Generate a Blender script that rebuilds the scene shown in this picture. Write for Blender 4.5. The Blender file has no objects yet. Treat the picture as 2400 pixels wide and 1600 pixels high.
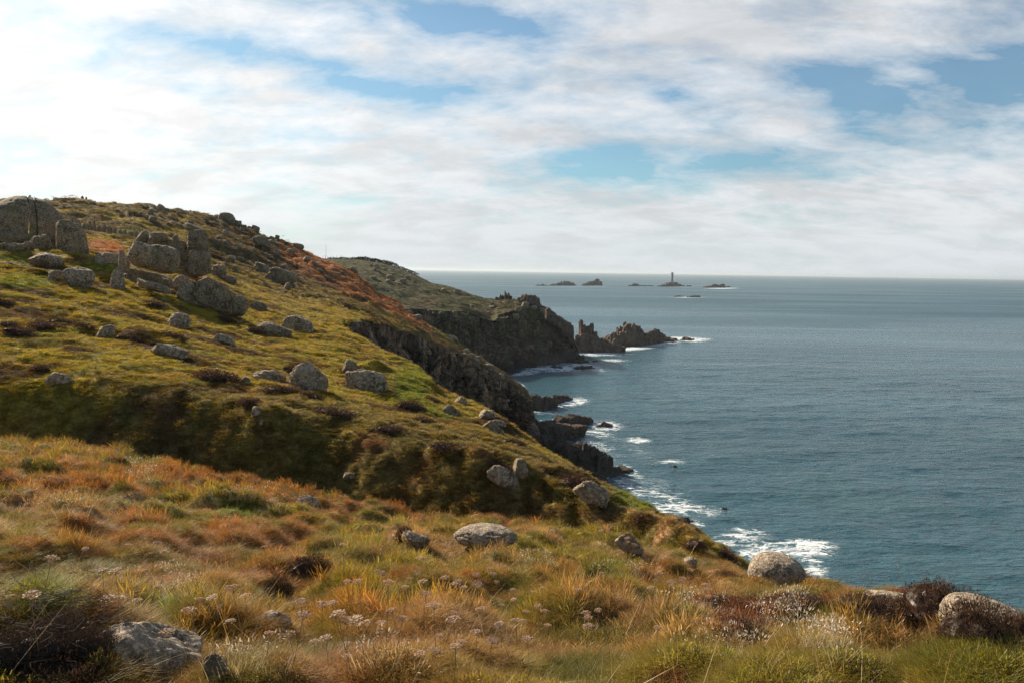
import bpy, bmesh, math, random
import numpy as np
from mathutils import Vector, Matrix, Euler

# ------------------------------------------------------------------ camera, sun, sky, exposure
SC = bpy.context.scene
COL = SC.collection
R = math.radians
EYE = 45.0                                   # metres above the sea
FOC = 1867.0                                 # focal length in photo pixels (2400 wide)
PITCH, ROLL = R(5.07), R(0.89)
cam_d = bpy.data.cameras.new('camera'); cam = bpy.data.objects.new('camera', cam_d); COL.objects.link(cam)
cam_d.sensor_width = 36.0; cam_d.lens = 36.0 * FOC / 2400.0
cam_d.clip_start = 0.1; cam_d.clip_end = 120000
fwd = Vector((0, math.cos(PITCH), -math.sin(PITCH)))
rt0 = Vector((1, 0, 0)); up0 = rt0.cross(fwd)
rt = rt0 * math.cos(ROLL) + up0 * math.sin(ROLL)
up = up0 * math.cos(ROLL) - rt0 * math.sin(ROLL)
M = Matrix((rt, up, -fwd)).transposed().to_4x4(); M.translation = Vector((0, 0, EYE))
cam.matrix_world = M
SC.camera = cam

SUN_AZ, SUN_EL = R(-47), R(29)               # azimuth from the view direction (+Y), negative = left
SUN_DIR = Vector((math.sin(SUN_AZ) * math.cos(SUN_EL), math.cos(SUN_AZ) * math.cos(SUN_EL), math.sin(SUN_EL)))
sd = bpy.data.lights.new('sun', 'SUN'); sd.energy = 5.0; sd.angle = R(0.6); sd.color = (1.0, 0.88, 0.71)
so = bpy.data.objects.new('sun', sd); COL.objects.link(so)
so.rotation_euler = SUN_DIR.to_track_quat('Z', 'Y').to_euler()

SC.view_settings.view_transform = 'Standard'; SC.view_settings.look = 'None'
SC.view_settings.exposure = 0.9; SC.view_settings.gamma = 1.0
SC.cycles.max_bounces = 6; SC.cycles.diffuse_bounces = 2; SC.cycles.glossy_bounces = 2
SC.cycles.transmission_bounces = 2; SC.cycles.volume_bounces = 0; SC.cycles.transparent_max_bounces = 8
SC.cycles.use_denoising = True; SC.cycles.denoising_input_passes = 'RGB_ALBEDO_NORMAL'; SC.cycles.denoising_prefilter = 'NONE'; SC.cycles.use_adaptive_sampling = True

class NT:
    """small node-tree writer"""
    def __init__(s, t): s.t = t; s.n = t.nodes; s.l = t.links
    def node(s, ty, **kw):
        o = s.n.new(ty)
        for k, v in kw.items(): setattr(o, k, v)
        return o
    def put(s, sock, v):
        if v is None: return
        if isinstance(v, bpy.types.NodeSocket): s.l.new(v, sock)
        elif isinstance(v, bpy.types.Node): s.l.new(v.outputs[0], sock)
        else:
            if hasattr(sock.default_value, '__len__') and not hasattr(v, '__len__'): v = [v] * len(sock.default_value)
            if hasattr(v, '__len__') and len(sock.default_value) == 4 and len(v) == 3: v = (*v, 1)
            sock.default_value = v
    def math(s, op, a, b=None, c=None, clamp=False):
        o = s.node('ShaderNodeMath', operation=op); o.use_clamp = clamp
        s.put(o.inputs[0], a); s.put(o.inputs[1], b)
        if c is not None: s.put(o.inputs[2], c)
        return o.outputs[0]
    def vmath(s, op, a, b=None):
        o = s.node('ShaderNodeVectorMath', operation=op); s.put(o.inputs[0], a)
        if b is not None: s.put(o.inputs[1], b)
        return o.outputs['Value'] if op in ('DOT_PRODUCT', 'LENGTH') else o.outputs[0]
    def mix(s, f, a, b, blend='MIX'):
        o = s.node('ShaderNodeMix', data_type='RGBA', blend_type=blend)
        s.put(o.inputs[0], f); s.put(o.inputs[6], a); s.put(o.inputs[7], b)
        return o.outputs[2]
    def ramp(s, f, lo, hi, a=0.0, b=1.0):
        o = s.node('ShaderNodeMapRange'); o.interpolation_type = 'SMOOTHSTEP'
        s.put(o.inputs[0], f); s.put(o.inputs[1], lo); s.put(o.inputs[2], hi); s.put(o.inputs[3], a); s.put(o.inputs[4], b)
        return o.outputs[0]
    def noise(s, vec, scale, detail=4, rough=0.55, dist=0.0, dim='3D'):
        o = s.node('ShaderNodeTexNoise', noise_dimensions=dim)
        s.put(o.inputs['Vector'], vec); s.put(o.inputs['Scale'], scale); s.put(o.inputs['Detail'], detail)
        s.put(o.inputs['Roughness'], rough); s.put(o.inputs['Distortion'], dist)
        return o.outputs[0]
    def voro(s, vec, scale, feature='F1', out=0):
        o = s.node('ShaderNodeTexVoronoi', feature=feature); s.put(o.inputs['Vector'], vec); s.put(o.inputs['Scale'], scale)
        return o.outputs[out]
    def comb(s, x, y, z):
        o = s.node('ShaderNodeCombineXYZ'); s.put(o.inputs[0], x); s.put(o.inputs[1], y); s.put(o.inputs[2], z); return o.outputs[0]
    def scalev(s, v, k):
        o = s.node('ShaderNodeMapping'); s.put(o.inputs['Vector'], v); o.inputs['Scale'].default_value = k; return o.outputs[0]

W = bpy.data.worlds.new('World'); SC.world = W; W.use_nodes = True
def build_world():
    t = NT(W.node_tree); t.n.clear()
    out = t.node('ShaderNodeOutputWorld'); bg = t.node('ShaderNodeBackground'); t.l.new(bg.outputs[0], out.inputs[0])
    sky = t.node('ShaderNodeTexSky', sky_type='NISHITA'); sky.sun_disc = False
    sky.sun_elevation = SUN_EL; sky.sun_rotation = SUN_AZ; sky.altitude = 50; sky.dust_density = 0.6; sky.ozone_density = 1.6
    d = t.node('ShaderNodeTexCoord').outputs['Generated']
    sp = t.node('ShaderNodeSeparateXYZ'); t.l.new(d, sp.inputs[0]); x, y, z = sp.outputs
    az = t.math('ARCTAN2', x, y); hl = t.math('SQRT', t.math('ADD', t.math('MULTIPLY', x, x), t.math('MULTIPLY', y, y)))
    el = t.math('ARCTAN2', z, hl)
    # the cloud deck, seen in perspective
    den = t.math('ADD', t.math('MAXIMUM', z, 0.0), 0.30)
    p = t.comb(t.math('DIVIDE', x, den), t.math('DIVIDE', y, den), 0.0)
    rotm = t.node('ShaderNodeMapping'); t.put(rotm.inputs['Vector'], p); rotm.inputs['Rotation'].default_value = (0, 0, R(38)); rotm.inputs['Scale'].default_value = (1.15, 1.9, 1)
    pr = rotm.outputs[0]
    n1 = t.noise(pr, 1.5, 10, 0.60, 0.25); n2 = t.noise(pr, 5.0, 9, 0.63, 0.35); n3 = t.noise(p, 0.8, 3, 0.5, 0.2); n4 = t.noise(p, 11.0, 6, 0.6, 0.3)
    dens = 0.70
    for n_, k_ in ((n1, 1.55), (n2, 0.85), (n4, 0.40), (n3, 0.5)): dens = t.math('ADD', dens, t.math('MULTIPLY', t.math('SUBTRACT', n_, 0.5), k_))
    # openings (az, el, half widths, tilt, strength) in degrees; negative strength = a thicker bank
    for a0, e0, wa, we, tl, s_ in SKY_SPOTS:
        a_ = t.math('SUBTRACT', az, R(a0)); e_ = t.math('SUBTRACT', el, R(e0)); c, s = math.cos(R(tl)), math.sin(R(tl))
        u = t.math('DIVIDE', t.math('ADD', t.math('MULTIPLY', a_, c), t.math('MULTIPLY', e_, s)), R(wa))
        v = t.math('DIVIDE', t.math('SUBTRACT', t.math('MULTIPLY', e_, c), t.math('MULTIPLY', a_, s)), R(we))
        q = t.math('EXPONENT', t.math('MULTIPLY', t.math('ADD', t.math('MULTIPLY', u, u), t.math('MULTIPLY', v, v)), -1.0))
        dens = t.math('SUBTRACT', dens, t.math('MULTIPLY', q, s_))
    dens = t.math('ADD', dens, t.ramp(el, R(11), R(1), 0, 0.16))
    # the cloud sheet thins out overhead and behind the viewer
    dens = t.math('SUBTRACT', dens, t.ramp(el, R(27), R(50), 0, 0.5)); dens = t.math('SUBTRACT', dens, t.ramp(y, 0.25, -0.25, 0, 0.4))
    o_ = t.node('ShaderNodeMapRange'); t.put(o_.inputs[0], dens); o_.inputs[1].default_value = 0.31; o_.inputs[2].default_value = 0.84
    cov = t.math('POWER', o_.outputs[0], 0.85)
    # bright towards the sun, greyer away from it and where it is thick
    sn = t.vmath('DOT_PRODUCT', d, tuple(SUN_DIR)); glow = t.ramp(sn, 0.60, 1.0)
    g2 = t.ramp(t.noise(t.vmath('ADD', pr, (3.3, 1.7, 0)), 2.6, 9, 0.62, 0.3), 0.34, 0.62)
    lum = t.math('ADD', t.math('ADD', 0.66, t.math('MULTIPLY', glow, 0.32)), t.math('MULTIPLY', g2, 0.18))
    cl = t.node('ShaderNodeVectorMath', operation='SCALE'); cl.inputs[0].default_value = (0.97, 0.99, 1.02); t.l.new(lum, cl.inputs['Scale'])
    warm = t.mix(glow, cl.outputs[0], t.vmath('MULTIPLY', cl.outputs[0], (1.05, 1.01, 0.95)))
    skys = t.vmath('MULTIPLY', sky.outputs[0], (SKY_K * 0.66, SKY_K * 0.97, SKY_K * 1.05))
    c = t.mix(t.math('ADD', 0.10, t.math('MULTIPLY', cov, 0.86)), skys, t.vmath('MULTIPLY', warm, (CLOUD_K / BG, CLOUD_K / BG, CLOUD_K / BG)))
    hz = t.ramp(el, R(6), R(-1), 0, 0.75)
    c = t.mix(hz, c, tuple(k / BG * CLOUD_K for k in (0.70, 0.755, 0.79)))
    t.put(bg.inputs[0], c); bg.inputs[1].default_value = BG
BG = 0.10; SKY_K = 0.52; CLOUD_K = 0.545
SKY_SPOTS = [(-3.7, 16.9, 7.5, 1.5, -6, .42), (-17, 13.9, 7.5, 1.1, -5, .36), (-9.2, 12.1, 6, 1.0, -5, .34), (-22, 11.3, 4.5, .7, -4, .26), (22, 12.2, 4.5, 2.1, -25, .46), (31, 12.2, 4.5, 1.8, 0, .44), (7.6, 7.8, 6.5, 1.8, -3, .44),
             (11, 11.9, 2, .8, 0, .3), (19, 7.4, 5, 1.1, -6, .34), (31, 20, 7, 1.5, 5, .5), (19, 19.8, 4, .8, 0, .3), (-31, 18.8, 3, .8, 0, .3), (1, 13.5, 3, 1.2, 40, .15), (-25, 15.8, 6, 1.6, 0, -.2), (-30, 8, 12, 2.6, 0, -.15), (14, 16, 8, 1.7, -12, -.22), (0, 9.8, 8, 1.0, -8, -.15)]
build_world()

# ------------------------------------------------------------------ numpy noise
rng = np.random.default_rng(7)
_P = np.random.default_rng(3).permutation(512); _P = np.concatenate([_P, _P, _P])
_G = np.random.default_rng(4).normal(size=(512, 3)); _G /= np.linalg.norm(_G, axis=1, keepdims=True)
def perlin(p):
    i = np.floor(p).astype(np.int64); f = p - i; i &= 511; u = f * f * f * (f * (f * 6 - 15) + 10)
    res = 0
    for dx in (0, 1):
        wx = u[:, 0] if dx else 1 - u[:, 0]
        for dy in (0, 1):
            wy = u[:, 1] if dy else 1 - u[:, 1]
            for dz in (0, 1):
                wz = u[:, 2] if dz else 1 - u[:, 2]
                h = _P[_P[_P[(i[:, 0] + dx) & 511] + ((i[:, 1] + dy) & 511)] + ((i[:, 2] + dz) & 511)]
                g = _G[h]
                res = res + wx * wy * wz * (g[:, 0] * (f[:, 0] - dx) + g[:, 1] * (f[:, 1] - dy) + g[:, 2] * (f[:, 2] - dz))
    return res * 1.5
def fbm(p, o=4, gain=0.5, lac=2.03):
    a, s, t = 1.0, 0, 0
    for k in range(o):
        s = s + a * perlin(p * (lac ** k) + 17.3 * k); t += a; a *= gain
    return s / t
def worley(p):
    """returns F1, F2, random value of the nearest cell"""
    i = np.floor(p).astype(np.int64); n = len(p)
    d1 = np.full(n, 9.0); d2 = np.full(n, 9.0); c = np.zeros(n)
    for dx in (-1, 0, 1):
        for dy in (-1, 0, 1):
            for dz in (-1, 0, 1):
                q = i + (dx, dy, dz)
                h = _P[_P[_P[q[:, 0] & 511] + (q[:, 1] & 511)] + (q[:, 2] & 511)]
                o = (_G[h] * 0.45 + 0.5) + q - p
                d = (o * o).sum(1); m = d < d1
                d2 = np.where(m, d1, np.minimum(d2, d)); c = np.where(m, h / 511.0, c); d1 = np.where(m, d, d1)
    return np.sqrt(d1), np.sqrt(d2), c
def sstep(x, a, b):
    t = np.clip((x - a) / (b - a), 0, 1); return t * t * (3 - 2 * t)

# ------------------------------------------------------------------ pixel <-> direction helpers (photo pixels, 2400 x 1600)
F_, R_, U_ = np.array(fwd), np.array(rt), np.array(up)
def ray(px, py):
    px = np.asarray(px, float); py = np.asarray(py, float)
    return F_ + ((px - 1200) / FOC)[..., None] * R_ - ((py - 800) / FOC)[..., None] * U_
def ae(px, py):
    d = ray(px, py); return np.arctan2(d[..., 0], d[..., 1]), d[..., 2] / np.hypot(d[..., 0], d[..., 1])
def a_of(px, py=900): return ae(px, py)[0]
def pix(x, y, z):
    v = np.stack([x, y, z - EYE], -1); w = np.maximum(v @ F_, 0.05)
    return 1200 + FOC * (v @ R_) / w, 800 - FOC * (v @ U_) / w
def sea_r(px, py):
    a, e = ae(px, py); return float(-EYE / e)
def at(px, py, r):
    a, e = ae(px, py); return Vector((r * math.sin(a), r * math.cos(a), EYE + r * e))

# ------------------------------------------------------------------ object helpers
def tag(o, label=None, cat=None, group=None, kind=None):
    if label: o['label'] = label
    if cat: o['category'] = cat
    if group: o['group'] = group
    if kind: o['kind'] = kind
    return o
def mesh_np(name, V, F, mat=None, smooth=True, parent=None, attrs=None):
    """V (n,3), F (m,k) array or list of arrays with the same k"""
    me = bpy.data.meshes.new(name); V = np.asarray(V, np.float32)
    Fs = F if isinstance(F, list) else [F]; Fs = [np.asarray(f, np.int32) for f in Fs if len(f)]
    nl = sum(f.size for f in Fs); npoly = sum(len(f) for f in Fs)
    me.vertices.add(len(V)); me.vertices.foreach_set('co', V.ravel())
    me.loops.add(nl); me.loops.foreach_set('vertex_index', np.concatenate([f.ravel() for f in Fs]))
    tot = np.concatenate([np.full(len(f), f.shape[1], np.int32) for f in Fs]); st = np.concatenate([[0], np.cumsum(tot)[:-1]]).astype(np.int32)
    me.polygons.add(npoly); me.polygons.foreach_set('loop_start', st); me.polygons.foreach_set('loop_total', tot)
    me.polygons.foreach_set('use_smooth', np.full(npoly, bool(smooth)))
    me.update(calc_edges=True)
    for k, v in (attrs or {}).items():
        v = np.asarray(v, np.float32)
        if v.ndim == 2:
            at_ = me.attributes.new(k, 'FLOAT_COLOR', 'POINT'); c = np.ones((len(V), 4), np.float32); c[:, :3] = v; at_.data.foreach_set('color', c.ravel())
        else:
            at_ = me.attributes.new(k, 'FLOAT', 'POINT'); at_.data.foreach_set('value', v)
    if mat: me.materials.append(mat)
    if name is None: return me
    o = bpy.data.objects.new(name, me); COL.objects.link(o)
    if parent: o.parent = parent
    return o
def gridfaces(nr, nc, off=0):
    i = np.arange(nr - 1)[:, None] * nc + np.arange(nc - 1)[None, :] + off
    i = i.ravel(); return np.stack([i, i + 1, i + nc + 1, i + nc], 1)
def empty(name, loc=(0, 0, 0), rz=0):
    o = bpy.data.objects.new(name, None); COL.objects.link(o); o.location = loc; o.rotation_euler = (0, 0, rz); o.empty_display_size = 0.3
    return o

# ------------------------------------------------------------------ materials
def new_mat(name):
    m = bpy.data.materials.new(name); m.use_nodes = True; t = NT(m.node_tree); t.n.clear()
    out = t.node('ShaderNodeOutputMaterial'); b = t.node('ShaderNodeBsdfPrincipled'); t.l.new(b.outputs[0], out.inputs[0])
    return m, t, b, out
def attr(t, name, kind='GEOMETRY', out='Color'):
    a = t.node('ShaderNodeAttribute', attribute_name=name, attribute_type=kind); return a.outputs[out]
def bump(t, h, strength, dist, nrm=None):
    b = t.node('ShaderNodeBump'); t.put(b.inputs['Height'], h); b.inputs['Strength'].default_value = strength; b.inputs['Distance'].default_value = dist
    if nrm is not None: t.l.new(nrm, b.inputs['Normal'])
    return b.outputs[0]

def mat_turf():
    m, t, b, out = new_mat('turf')
    pos = t.node('ShaderNodeNewGeometry').outputs['Position']
    c = attr(t, 'col')
    n1 = t.noise(pos, 2.3, 6, 0.65); n2 = t.noise(pos, 9.0, 5, 0.7); n3 = t.noise(pos, 0.55, 4, 0.6)
    v = t.math('MULTIPLY', t.ramp(n1, 0.3, 0.7, 0.62, 1.35), t.ramp(n2, 0.3, 0.72, 0.6, 1.4))
    c = t.mix(1.0, c, t.comb(v, v, v), 'MULTIPLY')
    c = t.mix(t.ramp(n3, 0.52, 0.7, 0, 0.45), c, t.mix(1.0, c, (0.75, 0.42, 0.5), 'MULTIPLY'))
    t.put(b.inputs['Base Color'], c); b.inputs['Roughness'].default_value = 0.95; b.inputs['Specular IOR Level'].default_value = 0.1
    nn = bump(t, n1, 0.8, 0.35); t.l.new(bump(t, n2, 0.8, 0.10, nn), b.inputs['Normal'])
    return m
def mat_rock(name, base, dark, lichen, lich_amt=0.5, sc=1.0, bmp=0.05, warm=(0.30, 0.15, 0.09)):
    m, t, b, out = new_mat(name)
    pos = t.node('ShaderNodeTexCoord').outputs['Object'] if sc > 0.5 else t.node('ShaderNodeNewGeometry').outputs['Position']
    n1 = t.noise(pos, 1.6 * sc, 8, 0.68, 0.3); n2 = t.noise(pos, 8 * sc, 8, 0.75); n3 = t.noise(pos, 0.8 * sc, 5, 0.6, 0.5)
    cr = t.voro(t.scalev(pos, (1, 1, 1.5)), 2.6 * sc, 'DISTANCE_TO_EDGE')
    c = t.mix(t.ramp(n1, 0.40, 0.60), base, dark)
    c = t.mix(t.ramp(n2, 0.47, 0.60, 0, 0.85), c, tuple(k * 1.9 for k in base))
    c = t.mix(t.ramp(n3, 0.54, 0.66, 0, lich_amt), c, lichen)
    c = t.mix(t.ramp(t.noise(pos, 0.5 * sc, 4, 0.6), 0.55, 0.72, 0, 0.55), c, warm)
    c = t.mix(t.ramp(t.noise(pos, 26 * sc, 3, 0.6), 0.6, 0.7, 0, 0.6), c, (0.03, 0.028, 0.022))
    t.put(b.inputs['Base Color'], c); b.inputs['Roughness'].default_value = 0.92; b.inputs['Specular IOR Level'].default_value = 0.2
    h = t.math('ADD', t.math('MULTIPLY', n1, 1.0), t.math('MULTIPLY', n2, 0.5))
    h = t.math('ADD', h, t.ramp(cr, 0.0, 0.05, -0.15, 0.0))
    t.l.new(bump(t, h, 1.0, bmp * 2.2), b.inputs['Normal'])
    return m
def mat_cliff():
    m, t, b, out = new_mat('cliff_rock')
    pos = t.node('ShaderNodeNewGeometry').outputs['Position']; nrm = t.node('ShaderNodeNewGeometry').outputs['Normal']
    st = t.scalev(pos, (1, 1, 0.28)); n1 = t.noise(st, 0.5, 7, 0.62, 0.3); n2 = t.noise(pos, 1.3, 6, 0.7)
    c = t.mix(t.ramp(n1, 0.35, 0.65), (0.265, 0.155, 0.092), (0.070, 0.046, 0.030))
    c = t.mix(t.ramp(n2, 0.45, 0.68, 0, 0.7), c, (0.29, 0.20, 0.13))
    c = t.mix(t.ramp(t.noise(pos, 0.12, 4, 0.6), 0.5, 0.62, 0, 0.5), c, (0.18, 0.075, 0.04))
    wp_ = t.vmath('ADD', pos, t.comb(t.math('MULTIPLY', n1, 3.0), t.math('MULTIPLY', n1, 3.0), 0))
    for sc_, zz, lo, hi, ek in ((0.30, 0.40, .50, 1.55, .25), (0.85, 0.6, .65, 1.4, .2)):
        vv_ = t.node('ShaderNodeTexVoronoi'); t.put(vv_.inputs['Vector'], t.scalev(wp_, (1, 1, zz))); vv_.inputs['Scale'].default_value = sc_
        s3 = t.node('ShaderNodeSeparateXYZ'); t.l.new(vv_.outputs['Color'], s3.inputs[0]); kk = t.ramp(s3.outputs[0], 0, 1, lo, hi)
        ed = t.ramp(t.voro(t.scalev(wp_, (1, 1, zz)), sc_, 'DISTANCE_TO_EDGE'), 0, 0.07, ek, 1.0); kk = t.math('MULTIPLY', kk, ed)
        c = t.mix(1.0, c, t.comb(kk, kk, kk), 'MULTIPLY')
    c = t.mix(t.math('MULTIPLY', t.ramp(t.noise(pos, 0.09, 5, 0.6), 0.46, 0.62, 0, 0.55), t.ramp(attr(t, 'turf', out='Fac'), 0.5, 0.95)), c, (0.12, 0.125, 0.07))
    sz = t.node('ShaderNodeSeparateXYZ'); t.l.new(pos, sz.inputs[0])
    wet = t.ramp(t.math('ADD', sz.outputs[2], t.math('MULTIPLY', n2, 4.0)), 8.5, 3.5)
    c = t.mix(wet, c, (0.022, 0.019, 0.016))
    # turf settles on whatever lies flat enough above the spray
    nz = t.node('ShaderNodeSeparateXYZ'); t.l.new(nrm, nz.inputs[0])
    g = t.math('MULTIPLY', t.ramp(t.math('ADD', nz.outputs[2], t.math('MULTIPLY', n2, 0.40)), 0.68, 0.92), t.ramp(sz.outputs[2], 9, 16))
    c = t.mix(t.math('MULTIPLY', g, attr(t, 'turf', out='Fac')), c, (0.085, 0.085, 0.022))
    t.put(b.inputs['Base Color'], c); b.inputs['Roughness'].default_value = 0.9; b.inputs['Specular IOR Level'].default_value = 0.2
    e = t.voro(t.scalev(pos, (1, 1, 0.45)), 0.42, 'DISTANCE_TO_EDGE')
    h = t.math('ADD', t.math('ADD', t.math('MULTIPLY', n1, 1.4), t.math('MULTIPLY', n2, 0.8)), t.ramp(e, 0, 0.1, -0.5, 0))
    t.l.new(bump(t, h, 1.0, 0.9), b.inputs['Normal'])
    return m
def mat_leaf(name, tint=None, trans=0.45, var=0.35, inst=True):
    m, t, b, out = new_mat(name); t.n.remove(b)
    c = attr(t, 'tint', 'INSTANCER') if inst else None
    vb = attr(t, 'vb', out='Fac')            # per-blade brightness
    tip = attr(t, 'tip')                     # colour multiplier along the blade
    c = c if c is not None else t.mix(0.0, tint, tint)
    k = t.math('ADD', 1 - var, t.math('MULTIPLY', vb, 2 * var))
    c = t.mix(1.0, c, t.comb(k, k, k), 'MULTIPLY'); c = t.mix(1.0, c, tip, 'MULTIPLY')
    d = t.node('ShaderNodeBsdfDiffuse'); t.put(d.inputs[0], c)
    tr = t.node('ShaderNodeBsdfTranslucent'); t.put(tr.inputs[0], t.mix(1.0, c, (1.12, 1.05, 0.75), 'MULTIPLY'))
    gl = t.node('ShaderNodeBsdfGlossy'); gl.inputs['Roughness'].default_value = 0.45; gl.inputs[0].default_value = (0.6, 0.6, 0.55, 1)
    m1 = t.node('ShaderNodeMixShader'); m1.inputs[0].default_value = trans; t.l.new(d.outputs[0], m1.inputs[1]); t.l.new(tr.outputs[0], m1.inputs[2])
    m2 = t.node('ShaderNodeMixShader'); m2.inputs[0].default_value = 0.035; t.l.new(m1.outputs[0], m2.inputs[1]); t.l.new(gl.outputs[0], m2.inputs[2])
    t.l.new(m2.outputs[0], out.inputs[0])
    return m
def mat_plain(name, c, rough=0.8, n=0.0, sc=3.0):
    m, t, b, out = new_mat(name)
    pos = t.node('ShaderNodeTexCoord').outputs['Object']
    k = t.ramp(t.noise(pos, sc, 4, 0.6), 0.3, 0.7, 1 - n, 1 + n)
    t.put(b.inputs['Base Color'], t.mix(1.0, c, t.comb(k, k, k), 'MULTIPLY')); b.inputs['Roughness'].default_value = rough
    return m
def mat_sea():
    m, t, b, out = new_mat('sea_water')
    pos = t.node('ShaderNodeNewGeometry').outputs['Position']
    rad = t.vmath('LENGTH', t.vmath('MULTIPLY', pos, (1, 1, 0)))
    far = t.ramp(rad, 150, 1500)
    wv = t.node('ShaderNodeMapping'); t.put(wv.inputs['Vector'], pos); wv.inputs['Rotation'].default_value = (0, 0, R(-14)); wv.inputs['Scale'].default_value = (0.45, 1, 1)
    w = wv.outputs[0]
    big = t.noise(t.scalev(pos, (0.35, 1, 1)), 0.010, 5, 0.6, 0.4)
    c = t.mix(t.ramp(big, 0.35, 0.65), (0.015, 0.062, 0.082), (0.028, 0.093, 0.120))
    c = t.mix(t.ramp(t.noise(pos, 0.02, 4, 0.6), 0.5, 0.68, 0, 0.6), c, (0.024, 0.080, 0.085))
    # foam
    fo = attr(t, 'foam', out='Fac')
    fx = t.node('ShaderNodeMapping'); t.put(fx.inputs['Vector'], pos); fx.inputs['Scale'].default_value = (0.6, 1, 1); fx.inputs['Rotation'].default_value = (0, 0, R(-20))
    fd = t.noise(fx.outputs[0], 0.35, 3, 0.6); fv = t.vmath('ADD', fx.outputs[0], t.comb(t.math('MULTIPLY', fd, 5.0), t.math('MULTIPLY', fd, -3.0), 0))
    l1 = t.math('ABSOLUTE', t.math('SUBTRACT', t.noise(fv, 0.42, 6, 0.65, 0.6), 0.5)); l2 = t.noise(fv, 0.9, 7, 0.72)
    lace = t.math('ADD', t.ramp(l1, 0.10, 0.0, 0, 0.55), t.math('MULTIPLY', l2, 0.75))
    fm = t.ramp(t.math('ADD', lace, t.math('MULTIPLY', fo, 0.95)), 1.04, 1.40)
    fm = t.math('MULTIPLY', fm, t.ramp(fo, 0.02, 0.2))
    aer = t.math('MULTIPLY', t.ramp(fo, 0.1, 1.0), 0.35)
    c = t.mix(aer, c, (0.10, 0.20, 0.20))
    # white caps far out, sparse
    cap = t.math('MULTIPLY', t.ramp(t.noise(w, 0.13, 6, 0.7), 0.73, 0.78), 0.35)
    c = t.mix(t.math('MAXIMUM', fm, cap), c, (0.70, 0.73, 0.73))
    t.put(b.inputs['Base Color'], c)
    slick = t.ramp(t.noise(t.scalev(pos, (0.22, 1, 1)), 0.006, 5, 0.62, 0.8), 0.38, 0.62)
    t.put(b.inputs['Roughness'], t.math('MAXIMUM', t.math('ADD', t.math('MULTIPLY', far, 0.22), t.math('ADD', 0.13, t.math('MULTIPLY', slick, 0.10))), t.math('MULTIPLY', fm, 0.9)))
    b.inputs['IOR'].default_value = 1.333
    h1 = t.noise(w, 0.16, 5, 0.55, 0.3); h2 = t.noise(w, 0.62, 6, 0.62, 0.2); h3 = t.noise(w, 2.2, 4, 0.6)
    hh = t.math('ADD', t.math('MULTIPLY', h1, 1.7), t.math('ADD', t.math('MULTIPLY', h2, 1.0), t.math('MULTIPLY', h3, 0.22)))
    hh = t.math('MULTIPLY', hh, t.math('ADD', 0.75, t.math('MULTIPLY', slick, 0.5)))
    t.l.new(bump(t, hh, 1.0, 1.0), b.inputs['Normal'])
    return m

MT = dict(
    turf=mat_turf(), cliff=mat_cliff(), sea=mat_sea(),
    granite=mat_rock('lichened_granite', (0.235, 0.175, 0.105), (0.082, 0.062, 0.038), (0.17, 0.155, 0.06), 0.65),
    pale=mat_rock('pale_granite', (0.32, 0.24, 0.16), (0.105, 0.08, 0.052), (0.21, 0.185, 0.085), 0.55),
    near=mat_rock('near_granite', (0.34, 0.265, 0.190), (0.13, 0.10, 0.068), (0.22, 0.21, 0.08), 0.6, 4.0, 0.02),
    shore=mat_rock('wet_shore_rock', (0.085, 0.060, 0.044), (0.034, 0.026, 0.02), (0.12, 0.085, 0.06), 0.4, 0.35, 0.25, (0.12, 0.055, 0.032)),
    stack=mat_rock('sea_stack_rock', (0.17, 0.115, 0.078), (0.055, 0.04, 0.03), (0.15, 0.12, 0.085), 0.4, 0.3, 0.3, (0.25, 0.105, 0.055)),
    far=mat_rock('far_reef_rock', (0.04, 0.036, 0.03), (0.018, 0.017, 0.015), (0.05, 0.046, 0.036), 0.3, 0.1, 0.5, (0.07, 0.05, 0.04)),
    blade=mat_leaf('grass_blade'), heath=mat_leaf('heather_sprig', (0.085, 0.046, 0.030), 0.25, 0.5, False),
    umbel=mat_leaf('dried_umbel', (0.38, 0.245, 0.165), 0.35, 0.4, False), stalk=mat_leaf('dry_stalk', (0.30, 0.20, 0.11), 0.2, 0.3, False),
    gorse=mat_leaf('gorse_leaf', (0.035, 0.050, 0.022), 0.2, 0.5, False), thrift=mat_leaf('white_flower', (0.62, 0.54, 0.47), 0.35, 0.25, False),
    twig=mat_leaf('dead_twig', (0.22, 0.16, 0.13), 0.0, 0.6, False), peat=mat_plain('peat', (0.028, 0.018, 0.013), 1.0, 0.5, 6),
)

# ------------------------------------------------------------------ the main hillside, lofted through its crest, hollow and edge lines
PXV = np.linspace(-60, 2460, 860)
AZ = np.concatenate([np.linspace(R(-175), a_of(-900), 26)[:-1], a_of(np.linspace(-900, -60, 60))[:-1], a_of(PXV), a_of(np.linspace(2460, 3400, 60))[1:], np.linspace(a_of(3400), R(175), 26)[1:]])
PX = 1200 + FOC * np.tan(np.clip(AZ, R(-65), R(65)))         # rough pixel column of an azimuth
def line(pts):
    A, Rr, Z = [], [], []
    for p in pts:
        if p[1] is None: a = float(a_of(p[0])); r = p[2]; z = p[3]
        else:
            a, e = ae(p[0], p[1]); a = float(a); r = p[2]; z = EYE + r * float(e)
        A.append(a); Rr.append(math.log(r)); Z.append(z)
    A = np.array(A); o = np.argsort(A)
    r = np.exp(np.interp(AZ, A[o], np.array(Rr)[o])); z = np.interp(AZ, A[o], np.array(Z)[o])
    return r, z
def const(r, z): return np.full(len(AZ), float(r)), np.full(len(AZ), float(z))
N0 = const(0.25, 43.35)
N1 = line([(-300, 1600, 4.1), (0, 1600, 3.9), (1200, 1600, 3.5), (2400, 1620, 3.5)])
N2 = line([(-300, 1390, 6.4), (0, 1400, 6.0), (600, 1440, 5.5), (1200, 1480, 5.2), (2000, 1520, 4.9), (2400, 1575, 4.3), (3300, 1720, 4.0)])
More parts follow.
